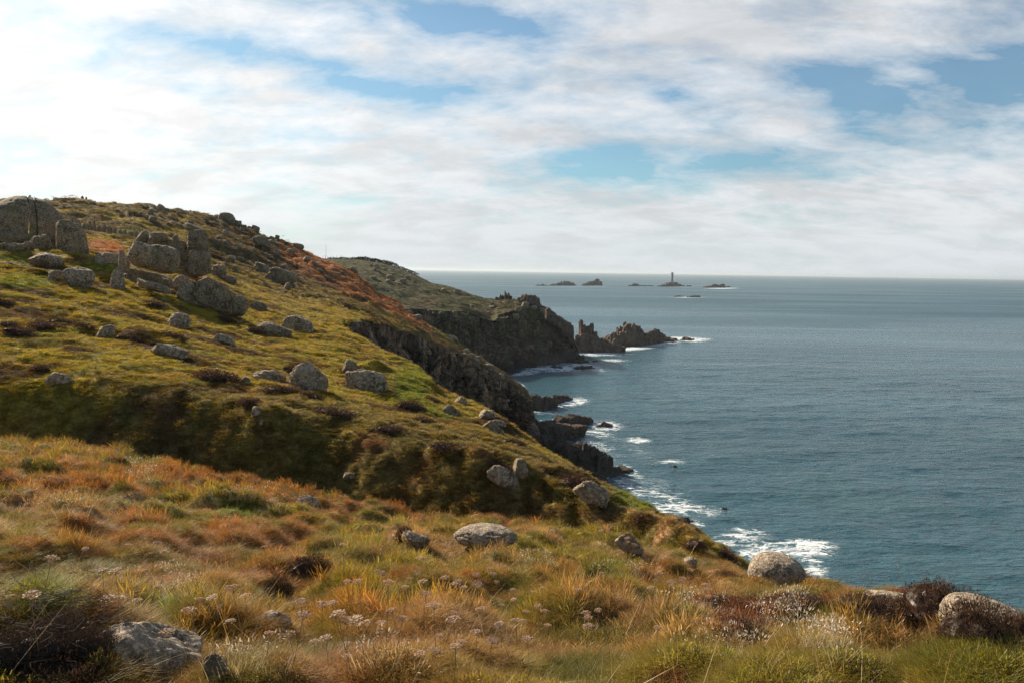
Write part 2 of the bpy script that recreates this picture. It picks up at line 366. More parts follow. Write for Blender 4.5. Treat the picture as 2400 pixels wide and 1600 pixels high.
N3 = line([(-300, 1170, 13.5), (0, 1180, 12.5), (400, 1230, 11.5), (800, 1300, 10), (1200, 1350, 8.8), (1740, 1425, 7.6), (2050, 1455, 7.2), (2400, 1535, 5.4), (2700, 1650, 4.9), (3300, 1760, 4.6)])
CR = line([(-300, 1010, 26), (0, 1025, 24), (200, 1038, 22.5), (400, 1085, 21), (560, 1122, 20), (800, 1168, 18.5), (1000, 1202, 17), (1200, 1224, 16), (1300, 1234, 15.5), (1500, 1270, 14.5),
           (1740, 1328, 13), (1900, 1364, 12), (2050, 1388, 11), (2200, 1405, 10), (2300, 1452, 8.2), (2400, 1500, 6.6), (2700, 1640, 5.6), (3300, 1740, 5.4)])
L5 = line([(-300, 893, 38), (0, 888, 34), (300, 905, 31), (600, 948, 28), (900, 1020, 25.5), (1150, 1074, 24), (1350, 1150, 22.5), (1500, 1195, 21), (1650, 1275, 18.5), (1740, None, 17, 38.6),
           (1900, None, 17, 36), (2100, None, 16, 35), (2400, None, 12, 35), (3300, None, 10, 35)])
HO = (L5[0] - 3.6, np.minimum(CR[1] - 2.8, L5[1] - 2.7))
M1 = line([(-300, 755, 48), (0, 745, 47), (300, 768, 47), (600, 850, 42), (900, 930, 37), (1150, 1030, 30), (1350, 1122, 26.5), (1500, 1182, 24), (1650, 1268, 20.5), (1740, None, 18.2, 38.2),
           (1900, None, 19, 33), (2400, None, 15, 28), (3300, None, 13, 28)])
BS = line([(-300, 650, 62), (0, 640, 62), (300, 668, 63), (450, 700, 66), (600, 742, 70), (700, 754, 71), (790, 760, 70), (814, 769, 68), (838, 787, 65), (907, 825, 58), (975, 853, 53), (1003, 880, 50),
           (1013, 904, 49), (1044, 921, 47), (1103, 942, 44), (1179, 990, 40), (1268, 1052, 36), (1357, 1104, 32), (1419, 1145, 29.5), (1494, 1176, 27.5), (1546, 1202, 26), (1611, 1235, 24.5), (1667, 1269, 23),
           (1749, 1308, 21), (1800, None, 24, 32), (1900, None, 24, 27), (2400, None, 21, 17), (3300, None, 19, 17)])
CT = line([(-300, 545, 86), (0, 550, 84), (150, 570, 82), (300, 605, 82), (450, 655, 82), (600, 705, 86), (700, 738, 79), (790, 754, 77), (814, 757, 80), (855, 750, 98), (907, 761, 120), (975, 787, 140), (1044, 818, 160),
           (1113, 846, 180), (1148, 868, 190), (1182, 889, 198), (1216, 910, 206), (1237, 934, 211), (1252, 968, 213), (1266, None, 214, -2), (1300, None, 215, -7), (3300, None, 216, -7)])
bm_ = sstep(PX, 792, 830)                                     # 0 = plain slope, 1 = open gully
mixl = lambda k: (BS[0] * (1 - k) + CT[0] * k, BS[1] * (1 - k) + CT[1] * k)
s1, s2 = mixl(0.4), mixl(0.8)
BDr = BS[0] + 11; BDz = np.maximum(BS[1] - 20 - 14 * sstep(PX, 900, 1000), -3)
kr = sstep(PX, 1225, 1275); Gr = np.maximum(CT[0] - 9, BS[0] + 14) * (1 - kr) + (BS[0] + 22) * kr
BD = (s1[0] * (1 - bm_) + BDr * bm_, s1[1] * (1 - bm_) + BDz * bm_)
GU = (s2[0] * (1 - bm_) + Gr * bm_, s2[1] * (1 - bm_) + -5 * bm_)
C2 = line([(-300, 512, 132), (0, 520, 130), (300, 545, 130), (450, 590, 132), (600, 640, 140), (700, 678, 140), (790, 705, 138), (855, 718, 142), (907, 738, 152), (975, 767, 166), (1044, 803, 180), (1113, 836, 193),
           (1182, 880, 205), (1216, 905, 209), (1240, 930, 213), (1262, None, 217, 0), (1280, None, 218, -6), (3300, None, 219, -7)])
CS = line([(-300, 462, 190), (0, 467, 190), (150, 470, 195), (200, 471, 200), (350, 480, 205), (440, 490, 210), (520, 508, 215), (600, 545, 220), (650, 566, 222), (700, 581, 225), (755, 602, 228), (786, 612, 226),
           (838, 639, 222), (855, 664, 218), (893, 696, 214), (941, 719, 212), (975, 744, 211), (1010, 767, 210), (1044, 787, 209), (1086, 819, 210), (1127, 840, 211), (1175, 869, 214), (1206, 895, 217),
           (1236, 922, 219), (1258, None, 221, 0), (1275, None, 222, -6), (3300, None, 223, -7)])
kb = sstep(PX, 720, 790)
BK1 = (CS[0] + 22, CS[1] - 2 - kb * 24); BK1 = (BK1[0], np.maximum(BK1[1], -7))
BK2 = (CS[0] + 60 + (1 - kb) * 90, (CS[1] - 9) * (1 - kb) + -8 * kb)
LINES = [N0, N1, N2, N3, CR, HO, L5, M1, BS, BD, GU, CT, C2, CS, BK1, BK2]
SEG = [8, 60, 84, 84, 22, 54, 84, 84, 26, 12, 64, 64, 76, 10, 6]
K_CT_ROW = sum(SEG[:11]); K_GU_ROW = sum(SEG[:10]); K_BD_ROW = sum(SEG[:9])
rows_r, rows_z = [], []
for s, n in enumerate(SEG):
    for k in range(n):
        f = k / n
        rows_r.append(LINES[s][0] * (1 - f) + LINES[s + 1][0] * f); rows_z.append(LINES[s][1] * (1 - f) + LINES[s + 1][1] * f)
rows_r.append(LINES[-1][0]); rows_z.append(LINES[-1][1])
GR = np.array(rows_r); GZ = np.array(rows_z); NR, NC = GR.shape
def smooth_rows(A, w):
    k = np.hanning(w + 2)[1:-1]; k /= k.sum(); P_ = np.pad(A, ((w // 2, w // 2), (0, 0)), mode='edge')
    return sum(k[i] * P_[i:i + NR] for i in range(w))
keep = np.zeros((NR, NC)); ri = np.arange(NR)[:, None]
keep = np.maximum(np.exp(-((ri - K_CT_ROW) / 18.0) ** 2), np.exp(-((ri - K_GU_ROW) / 14.0) ** 2)) * sstep(PX, 800, 815)[None, :]
keep = np.maximum(keep, 0.65 * np.exp(-((ri - sum(SEG[:4])) / 12.0) ** 2))
keep = np.maximum(keep, 0.6 * np.exp(-((ri - sum(SEG[:8])) / 12.0) ** 2) * sstep(PX, 800, 840)[None, :])
keep[:5] = 1
for w in (23, 17):
    GZ = GZ * keep + smooth_rows(GZ, w) * (1 - keep); GR = GR * keep + smooth_rows(GR, w) * (1 - keep)
def pt(): return np.stack([GR * np.sin(AZ)[None], GR * np.cos(AZ)[None], GZ], -1).reshape(-1, 3)
P0 = pt(); rr = GR.ravel()
CLIFF = ((ri >= K_BD_ROW - 12) & (ri <= K_CT_ROW)) * sstep(PX, 806, 824)[None, :]     # how cliffy a vertex is
CLIFF = CLIFF.ravel()
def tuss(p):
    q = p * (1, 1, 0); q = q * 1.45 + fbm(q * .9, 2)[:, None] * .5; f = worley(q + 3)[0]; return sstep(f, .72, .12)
# hummocks: small ones near, larger heathery ones over the slope
flat = P0 * (1, 1, 0)
h1 = fbm(flat * 0.8, 3) * 0.30; h2 = (tuss(flat) - .4) * 0.20; h3 = fbm(flat * 0.28 + 3, 4) * 0.55
h4 = fbm(flat * np.array([0.13, 0.2, 1]) + 31, 4) * 1.6; h5 = (worley(flat * 0.33 + 5)[0] - .5) * -0.35
wN = sstep(rr, 1.5, 4); wM = sstep(rr, 22, 40); wF = sstep(rr, 70, 150)
dz = wN * (h1 * (0.7 - 0.35 * wM) + h2 * (1 - wM)) + (0.22 * wN + wM * 0.55) * h3 + wM * h5 * 0.15 + wM * (0.3 - np.abs(fbm(flat * np.array([.24, .50, 1]) + 71, 4))) * .8 + wF * h4 * 1.1
# rock scarps breaking the far ridge
ridge = sstep(rr, 95, 125) * (1 - sstep(rr, 240, 260)) * np.clip(fbm(flat * np.array([0.05, 0.05, 1]) + 77, 3) * 2.2 + 0.5 * sstep(np.tile(PX, NR), 350, 620), 0, 1)
wf, wf2, wc = worley(flat * np.array([0.16, 0.22, 1]) + 11)
dz += ridge * (wc - 0.35) * 1.7
back = sstep(rr, 235, 300) * (1 - kb[None, :].repeat(NR, 0).ravel())
GZ = GZ + (dz * (1 - CLIFF) * (1 - back)).reshape(NR, NC)
def bumpz(px, py, wpx, hm, r=None, sy=1.0):
    """a local mound or dip at a place of the slope"""
    global GZ
    c = hit(px, py) if r is None else at(px, py, r)
    w = wpx / FOC * math.hypot(c.x, c.y)
    X = GR * np.sin(AZ)[None]; Y = GR * np.cos(AZ)[None]
    GZ = GZ + hm * np.exp(-(((X - c.x) / w) ** 2 + ((Y - c.y) / (w * sy)) ** 2))
def hit(px, py):
    a, e = ae(px, py); j = int(np.clip(np.searchsorted(AZ, a), 1, NC - 1))
    ee = (GZ[:, j] - EYE) / GR[:, j]
    k = np.nonzero(ee[8:] >= e)[0]
    k = int(k[0]) + 8 if len(k) else sum(SEG[:4])
    r = GR[k, j]
    return Vector((r * math.sin(a), r * math.cos(a), GZ[k, j]))
for a in [(90, 1520, 230, 0.22), (2260, 1440, 90, 0.15), (2010, 1425, 130, 0.10), (540, 1190, 60, 0.3), (1330, 1130, 60, 0.5), (1100, 1105, 90, 0.5), (760, 1070, 80, -0.4),
          (620, 1000, 60, 0.5), (880, 870, 40, 0.6), (1170, 1000, 50, 0.4), (330, 790, 60, 0.5), (120, 610, 90, 0.6), (240, 640, 60, 0.7), (1560, 1240, 40, 0.15), (300, 1060, 60, .3), (640, 1400, 70, -.25), (1000, 1390, 90, .12)]:
    bumpz(*a)
P0 = pt()
# fractured joints on the cliff: blocks pushed in and out towards the viewer
ci = np.nonzero(CLIFF > 0.01)[0]; pc = P0[ci]
def cliff_push(pc, sc=1.0, amp=1.0):
    q_ = pc + fbm(pc * .12, 3)[:, None] * 4; w1 = worley(q_ * np.array([0.18, 0.18, 0.11]) * sc + 3)[2]; w2 = worley(q_ * np.array([0.5, 0.5, 0.26]) * sc + 8)[2]; f = fbm(pc * 0.16 * sc, 5)
    w3 = worley(q_ * np.array([1.2, 1.2, 0.8]) * sc + 21)[2]
    return amp * ((w1 - 0.5) * 3.6 + (w2 - 0.5) * 2.2 + (w3 - .5) * 0.9 + f * 3.0)
az_c = np.arctan2(pc[:, 0], pc[:, 1]); cx_, cy_ = CT[0] * np.sin(AZ), CT[0] * np.cos(AZ); k5 = np.ones(25) / 25
tx, ty = np.convolve(np.gradient(cx_), k5, 'same'), np.convolve(np.gradient(cy_), k5, 'same'); tl = np.hypot(tx, ty) + 1e-9
cc = ci % NC; rad = np.stack([-(ty / tl)[cc] * 1.0, (tx / tl)[cc], 0 * az_c], 1)
zfade = CLIFF[ci] * (0.25 + 0.75 * (1 - np.exp(-((np.repeat(np.arange(NR), NC)[ci] - K_CT_ROW) / 5.0) ** 2))) * sstep(rr[ci], 66, 90)
P0[ci] -= rad * (cliff_push(pc, 1.0, 1.15) * zfade)[:, None]
GRID = P0.reshape(NR, NC, 3)

# ---- what grows where (colour of the plants, with shade painted between near tussocks)
def albedo(P, near=True):
    x, y, z = P[:, 0], P[:, 1], P[:, 2]; r = np.hypot(x, y); px, py = pix(x, y, z)
    fl = P * (1, 1, 0)
    s_near = 1 - sstep(r, 18, 26)
    n1 = fbm(fl * 0.55 + 2, 4); n2 = fbm(fl * 0.21 + 40, 4); n3 = fbm(fl * 1.7 + 60, 3); n4 = fbm(fl * 0.055 + 90, 4)
    yg = np.array([0.270, 0.215, 0.040]); gold = np.array([0.40, 0.240, 0.075]); rust = np.array([0.30, 0.128, 0.050]); gr = np.array([0.125, 0.140, 0.030]); br = np.array([0.080, 0.043, 0.027]); pk = np.array([0.36, 0.235, 0.150])
    def mx(c, d, w): w = np.clip(w, 0, 1)[:, None]; return c * (1 - w) + d * w
    c = np.tile(yg, (len(P), 1))
    c = mx(c, gold, sstep(n1, -0.12, 0.22) * (0.45 + 0.4 * s_near))
    c = mx(c, gr, sstep(n2 + 0.4 * n3, 0.10, 0.36) * (0.45 + 0.35 * s_near))
    # the near meadow is rustier on the left, pinker and drier on the right
    c = mx(c, rust, s_near * sstep(n2 * 1.2 + n3 * 0.5 + 0.30 * sstep(px, 1500, 200) * sstep(py, 1500, 1250), -0.02, 0.36) * 0.8)
    c = mx(c, pk, s_near * sstep(n1 * 0.8 - n2 * 0.8 + 0.10 * sstep(px, 700, 1600), 0.02, 0.30) * 0.65)
    c = mx(c, np.array([0.27, 0.225, 0.06]), s_near * sstep(py, 1400, 1500) * sstep(n1, 0.3, -0.3) * 0.75)
    c = mx(c, np.array([0.17, 0.165, 0.035]), s_near * sstep(fbm(fl * 1.3 + 300, 3), 0.02, 0.22) * 0.75)
    c = c * (1 - s_near * (1 - tuss(fl)) * 0.20)[:, None]  # gaps between tussocks darkened, their shade put into the plant colour
    # heathery browns over the open slope
    mid = sstep(r, 22, 32)
    c = mx(c, br, mid * sstep(fbm(fl * np.array([0.30, 0.42, 1]) + 12, 5), -0.03, 0.12) * 0.85)
    c = mx(c, np.array([0.125, 0.092, 0.042]), sstep(r, 90, 140) * sstep(n4 + n2 * 0.5, -0.35, 0.05) * 0.9)
    c = mx(c, np.array([0.115, 0.075, 0.04]), sstep(r, 130, 170) * sstep(px, 380, 560) * 0.6)
    c = mx(c, np.array([0.30, 0.245, 0.042]), mid * (1 - sstep(r, 80, 110)) * sstep(fbm(fl * np.array([.22, .3, 1]) + 150, 4), -0.02, 0.2) * .8)
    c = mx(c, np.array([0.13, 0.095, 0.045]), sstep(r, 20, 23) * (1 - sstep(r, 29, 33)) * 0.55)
    # bracken turned orange
    def blob(cx, cy, wx, wy, tl=0):
        dx, dy = px - cx, py - cy; k, s = math.cos(R(tl)), math.sin(R(tl)); u = (dx * k + dy * s) / wx; v = (dy * k - dx * s) / wy
        return np.exp(-(u * u + v * v))
    edge = 0.45 * n2 + 0.4 * n1
    bk = (blob(740, 622, 125, 30, 27) + blob(860, 680, 120, 24, 30) + 0.8 * blob(970, 745, 80, 10, 33)) * (r > 75)
    bk2 = (blob(245, 578, 52, 17, 8) + blob(450, 638, 34, 20, 30)) * (r > 60) * 1.1
    c = mx(c, np.array([0.29, 0.120, 0.048]), sstep(bk + edge * 1.4, 0.20, 0.75) * .85)
    c = mx(c, np.array([0.32, 0.145, 0.060]), sstep(bk2 + edge * 0.5, 0.35, 0.6))
    # bright moss and turf
    for b in [(240, 625, 60, 12, 0), (40, 612, 60, 16, 0), (60, 660, 90, 22, 0), (1480, 1160, 60, 90, -30), (960, 900, 60, 60, 35), (1010, 960, 60, 14, 20), (300, 545, 50, 8, 5), (1060, 790, 90, 12, 30)]:
        c = mx(c, np.array([0.17, 0.20, 0.022]), sstep(blob(*b) + 0.3 * n1, 0.3, 0.8) * (r > 22) * 0.75)
    for b in [(560, 1195, 70, 28, 10), (330, 1070, 70, 35, 10), (100, 1400, 110, 60, 0), (1430, 1340, 90, 25, 0), (400, 1440, 60, 50, 0)]:
        c = mx(c, np.array([0.13, 0.16, 0.03]), sstep(blob(*b) + 0.4 * n1, 0.35, 0.8) * s_near * 0.8)
    # purple brown heather along the right of the meadow, peat at the corner
    hb = 0
    for b in [(1740, 1425, 150, 26, 3), (1960, 1420, 130, 24, 3), (2180, 1410, 100, 45, 0), (1740, 1470, 80, 25, 5), (2390, 1500, 60, 30, -20), (1600, 1590, 80, 20, 0)]: hb = hb + blob(*b)
    c = mx(c, np.array([0.165, 0.062, 0.040]), sstep(hb + 0.5 * n3, 0.35, 0.7) * s_near * 0.9)
    pt_ = blob(60, 1560, 190, 75, 12) + blob(190, 1500, 60, 25, 25)
    c = mx(c, np.array([0.035, 0.021, 0.015]), sstep(pt_ + 0.3 * n3, 0.35, 0.6) * (r < 7))
    # worn path by the tor
    c = mx(c, np.array([0.34, 0.27, 0.17]), sstep(blob(10, 618, 60, 6, 0), 0.35, 0.7) * (r > 40) * 0.8)
    return c * (0.86 + 0.28 * sstep(n3, -0.4, 0.4))[:, None]
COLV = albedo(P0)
faces = gridfaces(NR, NC)
fr = faces[:, 0] // NC; fcf = CLIFF[faces].mean(1) > 0.5
cm = fcf & (fr >= K_BD_ROW - 12) & (fr < K_CT_ROW)
def sub(V, F, **at_):
    u, inv = np.unique(F, return_inverse=True); return V[u], inv.reshape(F.shape), {k: v[u] for k, v in at_.items()}
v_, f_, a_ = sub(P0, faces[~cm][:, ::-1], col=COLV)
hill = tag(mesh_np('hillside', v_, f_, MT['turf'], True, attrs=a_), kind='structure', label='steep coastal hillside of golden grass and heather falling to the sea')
v_, f_, a_ = sub(P0, faces[cm][:, ::-1], turf=np.full(len(P0), 0.4))
tag(mesh_np('gully_cliff', v_, f_, MT['cliff'], False, attrs=a_), kind='structure', label='dark reddish granite cliff across the gully beyond the near slope')

# ------------------------------------------------------------------ the headland
AZD = a_of(np.linspace(560, 1420, 620)); PXD = np.linspace(560, 1420, 620)
def lineD(pts):
    global AZ
    k = AZ; AZ = AZD; o = line(pts); AZ = k; return o
D0 = lineD([(600, None, 300, -3), (972, None, 322, -3), (1113, None, 345, -3), (1182, None, 352, -3), (1216, None, 364, -3), (1285, None, 386, -3), (1335, None, 393, -3), (1368, None, 395, -3), (1400, None, 397, -8)])
D1 = lineD([(600, None, 306, 6), (1113, None, 351, 7), (1182, None, 358, 7), (1285, None, 391, 6), (1335, None, 396, 5), (1355, None, 397, 3), (1368, None, 398, -2), (1400, None, 399, -8)])
DC = lineD([(600, None, 330, 28), (900, 722, 340), (972, 724, 346), (1010, 726, 352), (1079, 730, 360), (1113, 742, 363), (1150, 752, 367), (1165, 738, 372), (1216, 728, 378), (1237, 748, 392), (1285, 754, 399), (1315, 768, 403),
            (1336, 785, 403), (1345, 815, 402), (1356, None, 401, 3), (1370, None, 401, -3), (1400, None, 401, -9)])
DM = lineD([(600, 625, 400), (800, 650, 390), (972, 692, 388), (1079, 708, 395), (1165, 716, 400), (1216, 713, 404), (1268, 726, 408), (1315, 755, 409), (1336, 766, 408), (1345, 800, 406), (1356, None, 404, 3), (1370, None, 404, -3), (1400, None, 404, -9)])
DS = lineD([(560, 592, 525), (700, 604, 515), (769, 606, 510), (851, 609, 500), (893, 614, 495), (920, 622, 490), (969, 641, 480), (1010, 662, 470), (1058, 673, 460), (1096, 686, 450), (1134, 699, 440), (1165, 701, 430),
            (1216, 704, 420), (1268, 716, 416), (1285, 725, 414), (1318, 750, 412), (1337, 757, 411), (1342, 795, 409), (1354, None, 407, 3), (1366, None, 407, -3), (1400, None, 407, -9)])
DB = (DS[0] + 45, np.full(len(AZD), -8.0)); DB[1][PXD < 900] = 30
LD = [D0, D1, DC, DM, DS, DB]; SD = [14, 76, 60, 80, 14]
rr_, zz_ = [], []
for s, n in enumerate(SD):
    for k in range(n):
        f = k / n; rr_.append(LD[s][0] * (1 - f) + LD[s + 1][0] * f); zz_.append(LD[s][1] * (1 - f) + LD[s + 1][1] * f)
rr_.append(LD[-1][0]); zz_.append(LD[-1][1])
DR, DZ = np.array(rr_), np.array(zz_); nrd, ncd = DR.shape
jr = np.arange(nrd)[:, None]; jc = SD[0] + SD[1]
fl = np.stack([DR * np.sin(AZD), DR * np.cos(AZD), 0 * DR], -1).reshape(-1, 3)
top = (sstep(jr, jc, jc + 14) * (DZ > 4)).ravel()
hum = fbm(fl * 0.05, 4) * 4.0 + fbm(fl * 0.25, 3) * 1.0 + (worley(fl * 0.12)[2] - .5) * 2.2 * np.tile(sstep(PXD, 1150, 1260), nrd)
near_s = 1 - 0.75 * np.exp(-((jr - (nrd - 15)) / 14.0) ** 2)
DZ = DZ + (hum * top).reshape(nrd, ncd) * near_s * 0.7
PD = np.stack([DR * np.sin(AZD), DR * np.cos(AZD), DZ], -1).reshape(-1, 3)
clf = ((1 - sstep(jr, jc - 3, jc + 10)) * (DZ > -2.5)).ravel() + (0.5 * np.tile(sstep(PXD, 1225, 1290), nrd)) * (jr.repeat(ncd, 1).ravel() < nrd - 12) * (jr.repeat(ncd, 1).ravel() > jc)
azd = np.tile(AZD, nrd); pxd = np.tile(PXD, nrd); vv = np.clip(PD[:, 2] / 24.0, 0, 1)
push = cliff_push(PD, 0.62, 1.35)
# deep clefts and caves in the face
for c0, w0, dd, hi in [(1203, 10, 20, 0.95), (1172, 5, 9, 0.6), (1105, 5, 8, 0.8), (1255, 6, 9, 0.75), (1040, 7, 8, 0.9), (1310, 5, 8, 0.8), (1140, 4, 6, .9), (1075, 4, 5, .9)]:
    push -= 1.6 * dd * np.exp(-((pxd - c0 + 5 * np.sin(PD[:, 2] * .4)) / w0) ** 2) * (1 - sstep(vv, hi - .15, hi + .1)) * sstep(vv, -0.01, 0.1)
for c0, w0, dd in [(1185, 14, 8), (1232, 12, 6), (1285, 16, 6), (1130, 14, 4)]:
    push += dd * np.exp(-((pxd - c0) / w0) ** 2) * (1 - sstep(vv, 0.2, 0.8))
cx_, cy_ = D1[0] * np.sin(AZD), D1[0] * np.cos(AZD); k5 = np.ones(41) / 41; cx_, cy_ = np.pad(cx_, 20, 'edge'), np.pad(cy_, 20, 'edge')
tx, ty = np.convolve(np.gradient(cx_), k5, 'valid'), np.convolve(np.gradient(cy_), k5, 'valid'); tl = np.hypot(tx, ty) + 1e-9
radd = np.stack([np.tile(-ty / tl, nrd), np.tile(tx / tl, nrd), 0 * azd], 1)
PD -= radd * (push * np.clip(clf, 0, 1))[:, None]
fd = gridfaces(nrd, ncd)[:, ::-1]; fdr = fd.min(1) // ncd
isc = (fdr < jc + 2) | (pxd[fd].mean(1) > 1318)
cd = np.tile(np.array([0.062, 0.062, 0.020]), (len(PD), 1)); nn = fbm(PD * 0.06, 4); n5 = fbm(PD * 0.2 + 4, 4)
w = sstep(nn, -0.05, 0.3)[:, None] * 0.8; cd = cd * (1 - w) + np.array([0.095, 0.066, 0.036]) * w
w = sstep(n5, 0.12, 0.3)[:, None] * 0.6; cd = cd * (1 - w) + np.array([0.07, 0.065, 0.04]) * w
v_, f_, a_ = sub(PD, fd[~isc], col=cd)
tag(mesh_np('headland', v_, f_, MT['turf'], True, attrs=a_), kind='structure', label='green grassy headland top sloping to its cliffs')
v_, f_, a_ = sub(PD, fd[isc], turf=np.full(len(PD), 1.0))
tag(mesh_np('headland_cliff', v_, f_, MT['cliff'], False, attrs=a_), kind='structure', label='tall dark granite cliff with clefts and caves under the grassy headland')

# ------------------------------------------------------------------ rocks
def cube_sphere(n):
    t_ = np.tan(np.linspace(-np.pi / 4, np.pi / 4, n + 1)); V, F = [], []; off = 0
    for ax in range(3):
        for s in (-1, 1):
            a, b = np.meshgrid(t_, t_, indexing='ij'); p = np.zeros((n + 1, n + 1, 3)); p[..., ax] = s; p[..., (ax + 1) % 3] = a; p[..., (ax + 2) % 3] = b
            f = gridfaces(n + 1, n + 1, off)
            if s < 0: f = f[:, ::-1]
            V.append(p.reshape(-1, 3)); F.append(f); off += (n + 1) ** 2
    V = np.concatenate(V); F = np.concatenate(F)
    key = np.round(V, 6); u, idx, inv = np.unique(key, axis=0, return_index=True, return_inverse=True)
    return u, inv.reshape(-1)[F]
CS_ = {n: cube_sphere(n) for n in (10, 18, 30, 44)}
_rk = [0]
def rock_shape(sx, sy, sz, p=4.0, n=18, rough=0.12, seed=None, grooves=(), taper=0.14, lean=0.0, facet=0.3, cut=None, jit=0.21):
    """a weathered block: superellipsoid, faceted, creased by joints. Local base at z=0 .. 2*sz"""
    if seed is None: _rk[0] += 1; seed = _rk[0]
    p = 2 + (p - 2) * .85; U, F = CS_[n]; d = U / np.linalg.norm(U, axis=1, keepdims=True)
    k = (np.abs(d) ** p).sum(1) ** (-1 / p); q = d * k[:, None]
    rs = np.random.default_rng(seed); o = rs.uniform(0, 200, 3)
    for _ in range(13):                                            # flat fracture planes
        nrm = rs.normal(size=3); nrm /= np.linalg.norm(nrm); lim = rs.uniform(0.66 if facet > .2 else .8, 1.08) * (np.abs(nrm) ** (p / (p - 1))).sum() ** ((p - 1) / p)
        h = q @ nrm; ov = np.clip(h - lim, 0, None); q = q - ov[:, None] * nrm * min(1, facet * 3.2)
    s = np.array([sx, sy, sz]); ms = (sx * sy * sz) ** (1 / 3)
    w = q * s
    q = q + d * (fbm(q * 1.25 + o, 3) * rough * 1.5 + fbm(q * 3.2 + o, 3) * rough * 0.75 + fbm(q * 8 + o, 3) * rough * 0.22)[:, None]
    cr = worley(q * np.array([0.9, 0.9, 1.3]) + o); q = q - d * ((1 - sstep(cr[1] - cr[0], 0, 0.13)) * rough * 0.4)[:, None]
    for g, gw, gd in grooves:                                     # bedding joints
        q[:, :2] *= (1 - gd * np.exp(-((q[:, 2] - g - 0.10 * fbm(q * 1.2 + o, 2)) / gw) ** 2))[:, None]
    if cut: q[:, 0] = np.clip(q[:, 0], cut[0] + .02 * np.sin(q[:, 2] * 3), cut[1] + .02 * np.sin(q[:, 2] * 4))
    if jit:                                                       # skew the block by moving its eight corners
        cn = rs.normal(size=(2, 2, 2, 3)) * jit; tt = np.clip((q + 1) / 2, 0, 1)
        for a in (0, 1):
            for b in (0, 1):
                for c in (0, 1):
                    q = q + ((tt[:, 0] if a else 1 - tt[:, 0]) * (tt[:, 1] if b else 1 - tt[:, 1]) * (tt[:, 2] if c else 1 - tt[:, 2]))[:, None] * cn[a, b, c]
    q[:, :2] *= (1 - taper * (q[:, 2] + 1) * 0.5)[:, None]
    q[:, 0] += lean * (q[:, 2] + 1) * 0.5
    V = q * s; V[:, 2] += sz
    return V, F
def rotm(rx, ry, rz): return np.array(Euler((rx, ry, rz)).to_matrix())
ROCKS = []
def rock(px0, py0, px1, py1, label, mat='granite', p=4.0, depth=0.8, tilt=0, yaw=0, embed=0.34, name='boulder', cat='boulder', group=None, r=None, n=18, rough=0.12, base=None, **kw):
    if r is None and 700 < py1 < 1215 and px0 < 1300 and n >= 18:      # slope rocks lie low, half buried, leaning with the slope
        py0 = py0 + (py1 - py0) * .16; embed = max(embed, .55); tilt = tilt or 15; px0, px1 = px0 + (px1 - px0) * .07, px1 - (px1 - px0) * .07; depth = max(depth, .7); kw.setdefault('taper', .25)
    cx = (px0 + px1) / 2; by = py1 if base is None else base
    g = hit(cx, by) if r is None else at(cx, by, r)
    dist = (g - Vector((0, 0, EYE))).length * (math.cos(math.atan((cx - 1200) / FOC)))
    w = (px1 - px0) / FOC * dist; h = (py1 - py0) / FOC * dist * 1.03
    he = h * (1 + embed); a = math.atan2(g.x, g.y)
    if r is None: g = g + Vector((math.sin(a), math.cos(a), 0)) * w * depth * 0.28
    ct, st_ = abs(math.cos(R(tilt))), abs(math.sin(R(tilt)))
    W_, H_ = w, he
    if tilt:                                                       # keep the bounding box when tilted
        dd = max(ct * ct - st_ * st_, 0.35)
        r_fix = r is not None
        if abs(tilt) >= 24 or (r is None and tilt and h > .75 * w): W_ = 0.92 * math.hypot(w, he); H_ = W_ * min(0.5, max(0.28, he / w * .5))
        else: W_ = max((w * ct - he * st_) / dd, 0.35 * w); H_ = max((he * ct - w * st_) / dd, 0.3 * he)
    V, F = rock_shape(W_ / 2, w * depth / 2, H_ / 2, p, n, rough, **kw)
    V[:, 2] -= H_ / 2; V = V @ rotm(0, R(tilt), 0).T; V = V @ rotm(0, 0, R(yaw) - a).T; V[:, 2] += he / 2 - (he - h)
    o = mesh_np(name, V, F, MT[mat], True); o.location = g; tag(o, label, cat, group); ROCKS.append((g.x, g.y, w * .42, w * depth * .42))
    return o
RK = rock
# the tor by the path
DOME = dict(r=79, p=2.15, n=44, depth=.8, base=549, rough=.04, embed=.5, taper=.36, jit=.03, seed=501, facet=0.0)
rock(-42, 464, 168, 549, 'left half of the huge split boulder topping the tor', cut=(-1.2, .06), **DOME)
rock(-42, 464, 168, 549, 'thin upright sliver inside the cleft of the huge split boulder', cut=(.088, .25), **DOME)
rock(-42, 463, 168, 549, 'right half of the huge split boulder, domed and sloping right', cut=(.262, 1.2), **DOME)
rock(-30, 545, 73, 570, 'flat base slab beneath the left half of the split boulder', r=77, p=5, n=30, depth=.8, embed=.5, rough=.08)
rock(98, 547, 140, 575, 'dark base slab beneath the right half of the split boulder', r=78, p=5, depth=1, embed=.5)
rock(75, 546, 121, 593, 'squat rounded rock standing before the split boulder', r=72, p=3.4, n=30, depth=.9, rough=.08)
rock(133, 518, 196, 604, 'tall upright standing stone with a lit left edge beside the split boulder', r=71, p=4.5, n=44, depth=.8, rough=.07, taper=.14, embed=.08)
rock(140, 588, 190, 612, 'dark plinth rock under the tall standing stone', r=70.5, p=4, n=18, depth=1, embed=.3)
rock(176, 525, 194, 542, 'pale knob of rock peeping behind the tall standing stone', 'pale', r=76, p=3, depth=.9, embed=.5)
rock(69, 588, 149, 622, 'low hog-backed pale slab in front of the standing stone', 'pale', r=66, p=3, n=30, depth=.6, tilt=10, rough=.09)
rock(-25, 570, 54, 600, 'flat-topped ledge rock at the left edge below the tor', r=70, p=4, n=30, depth=.8)
rock(55, 565, 77, 590, 'small mossy rock left of the squat rounded rock', r=71, p=3, depth=1)
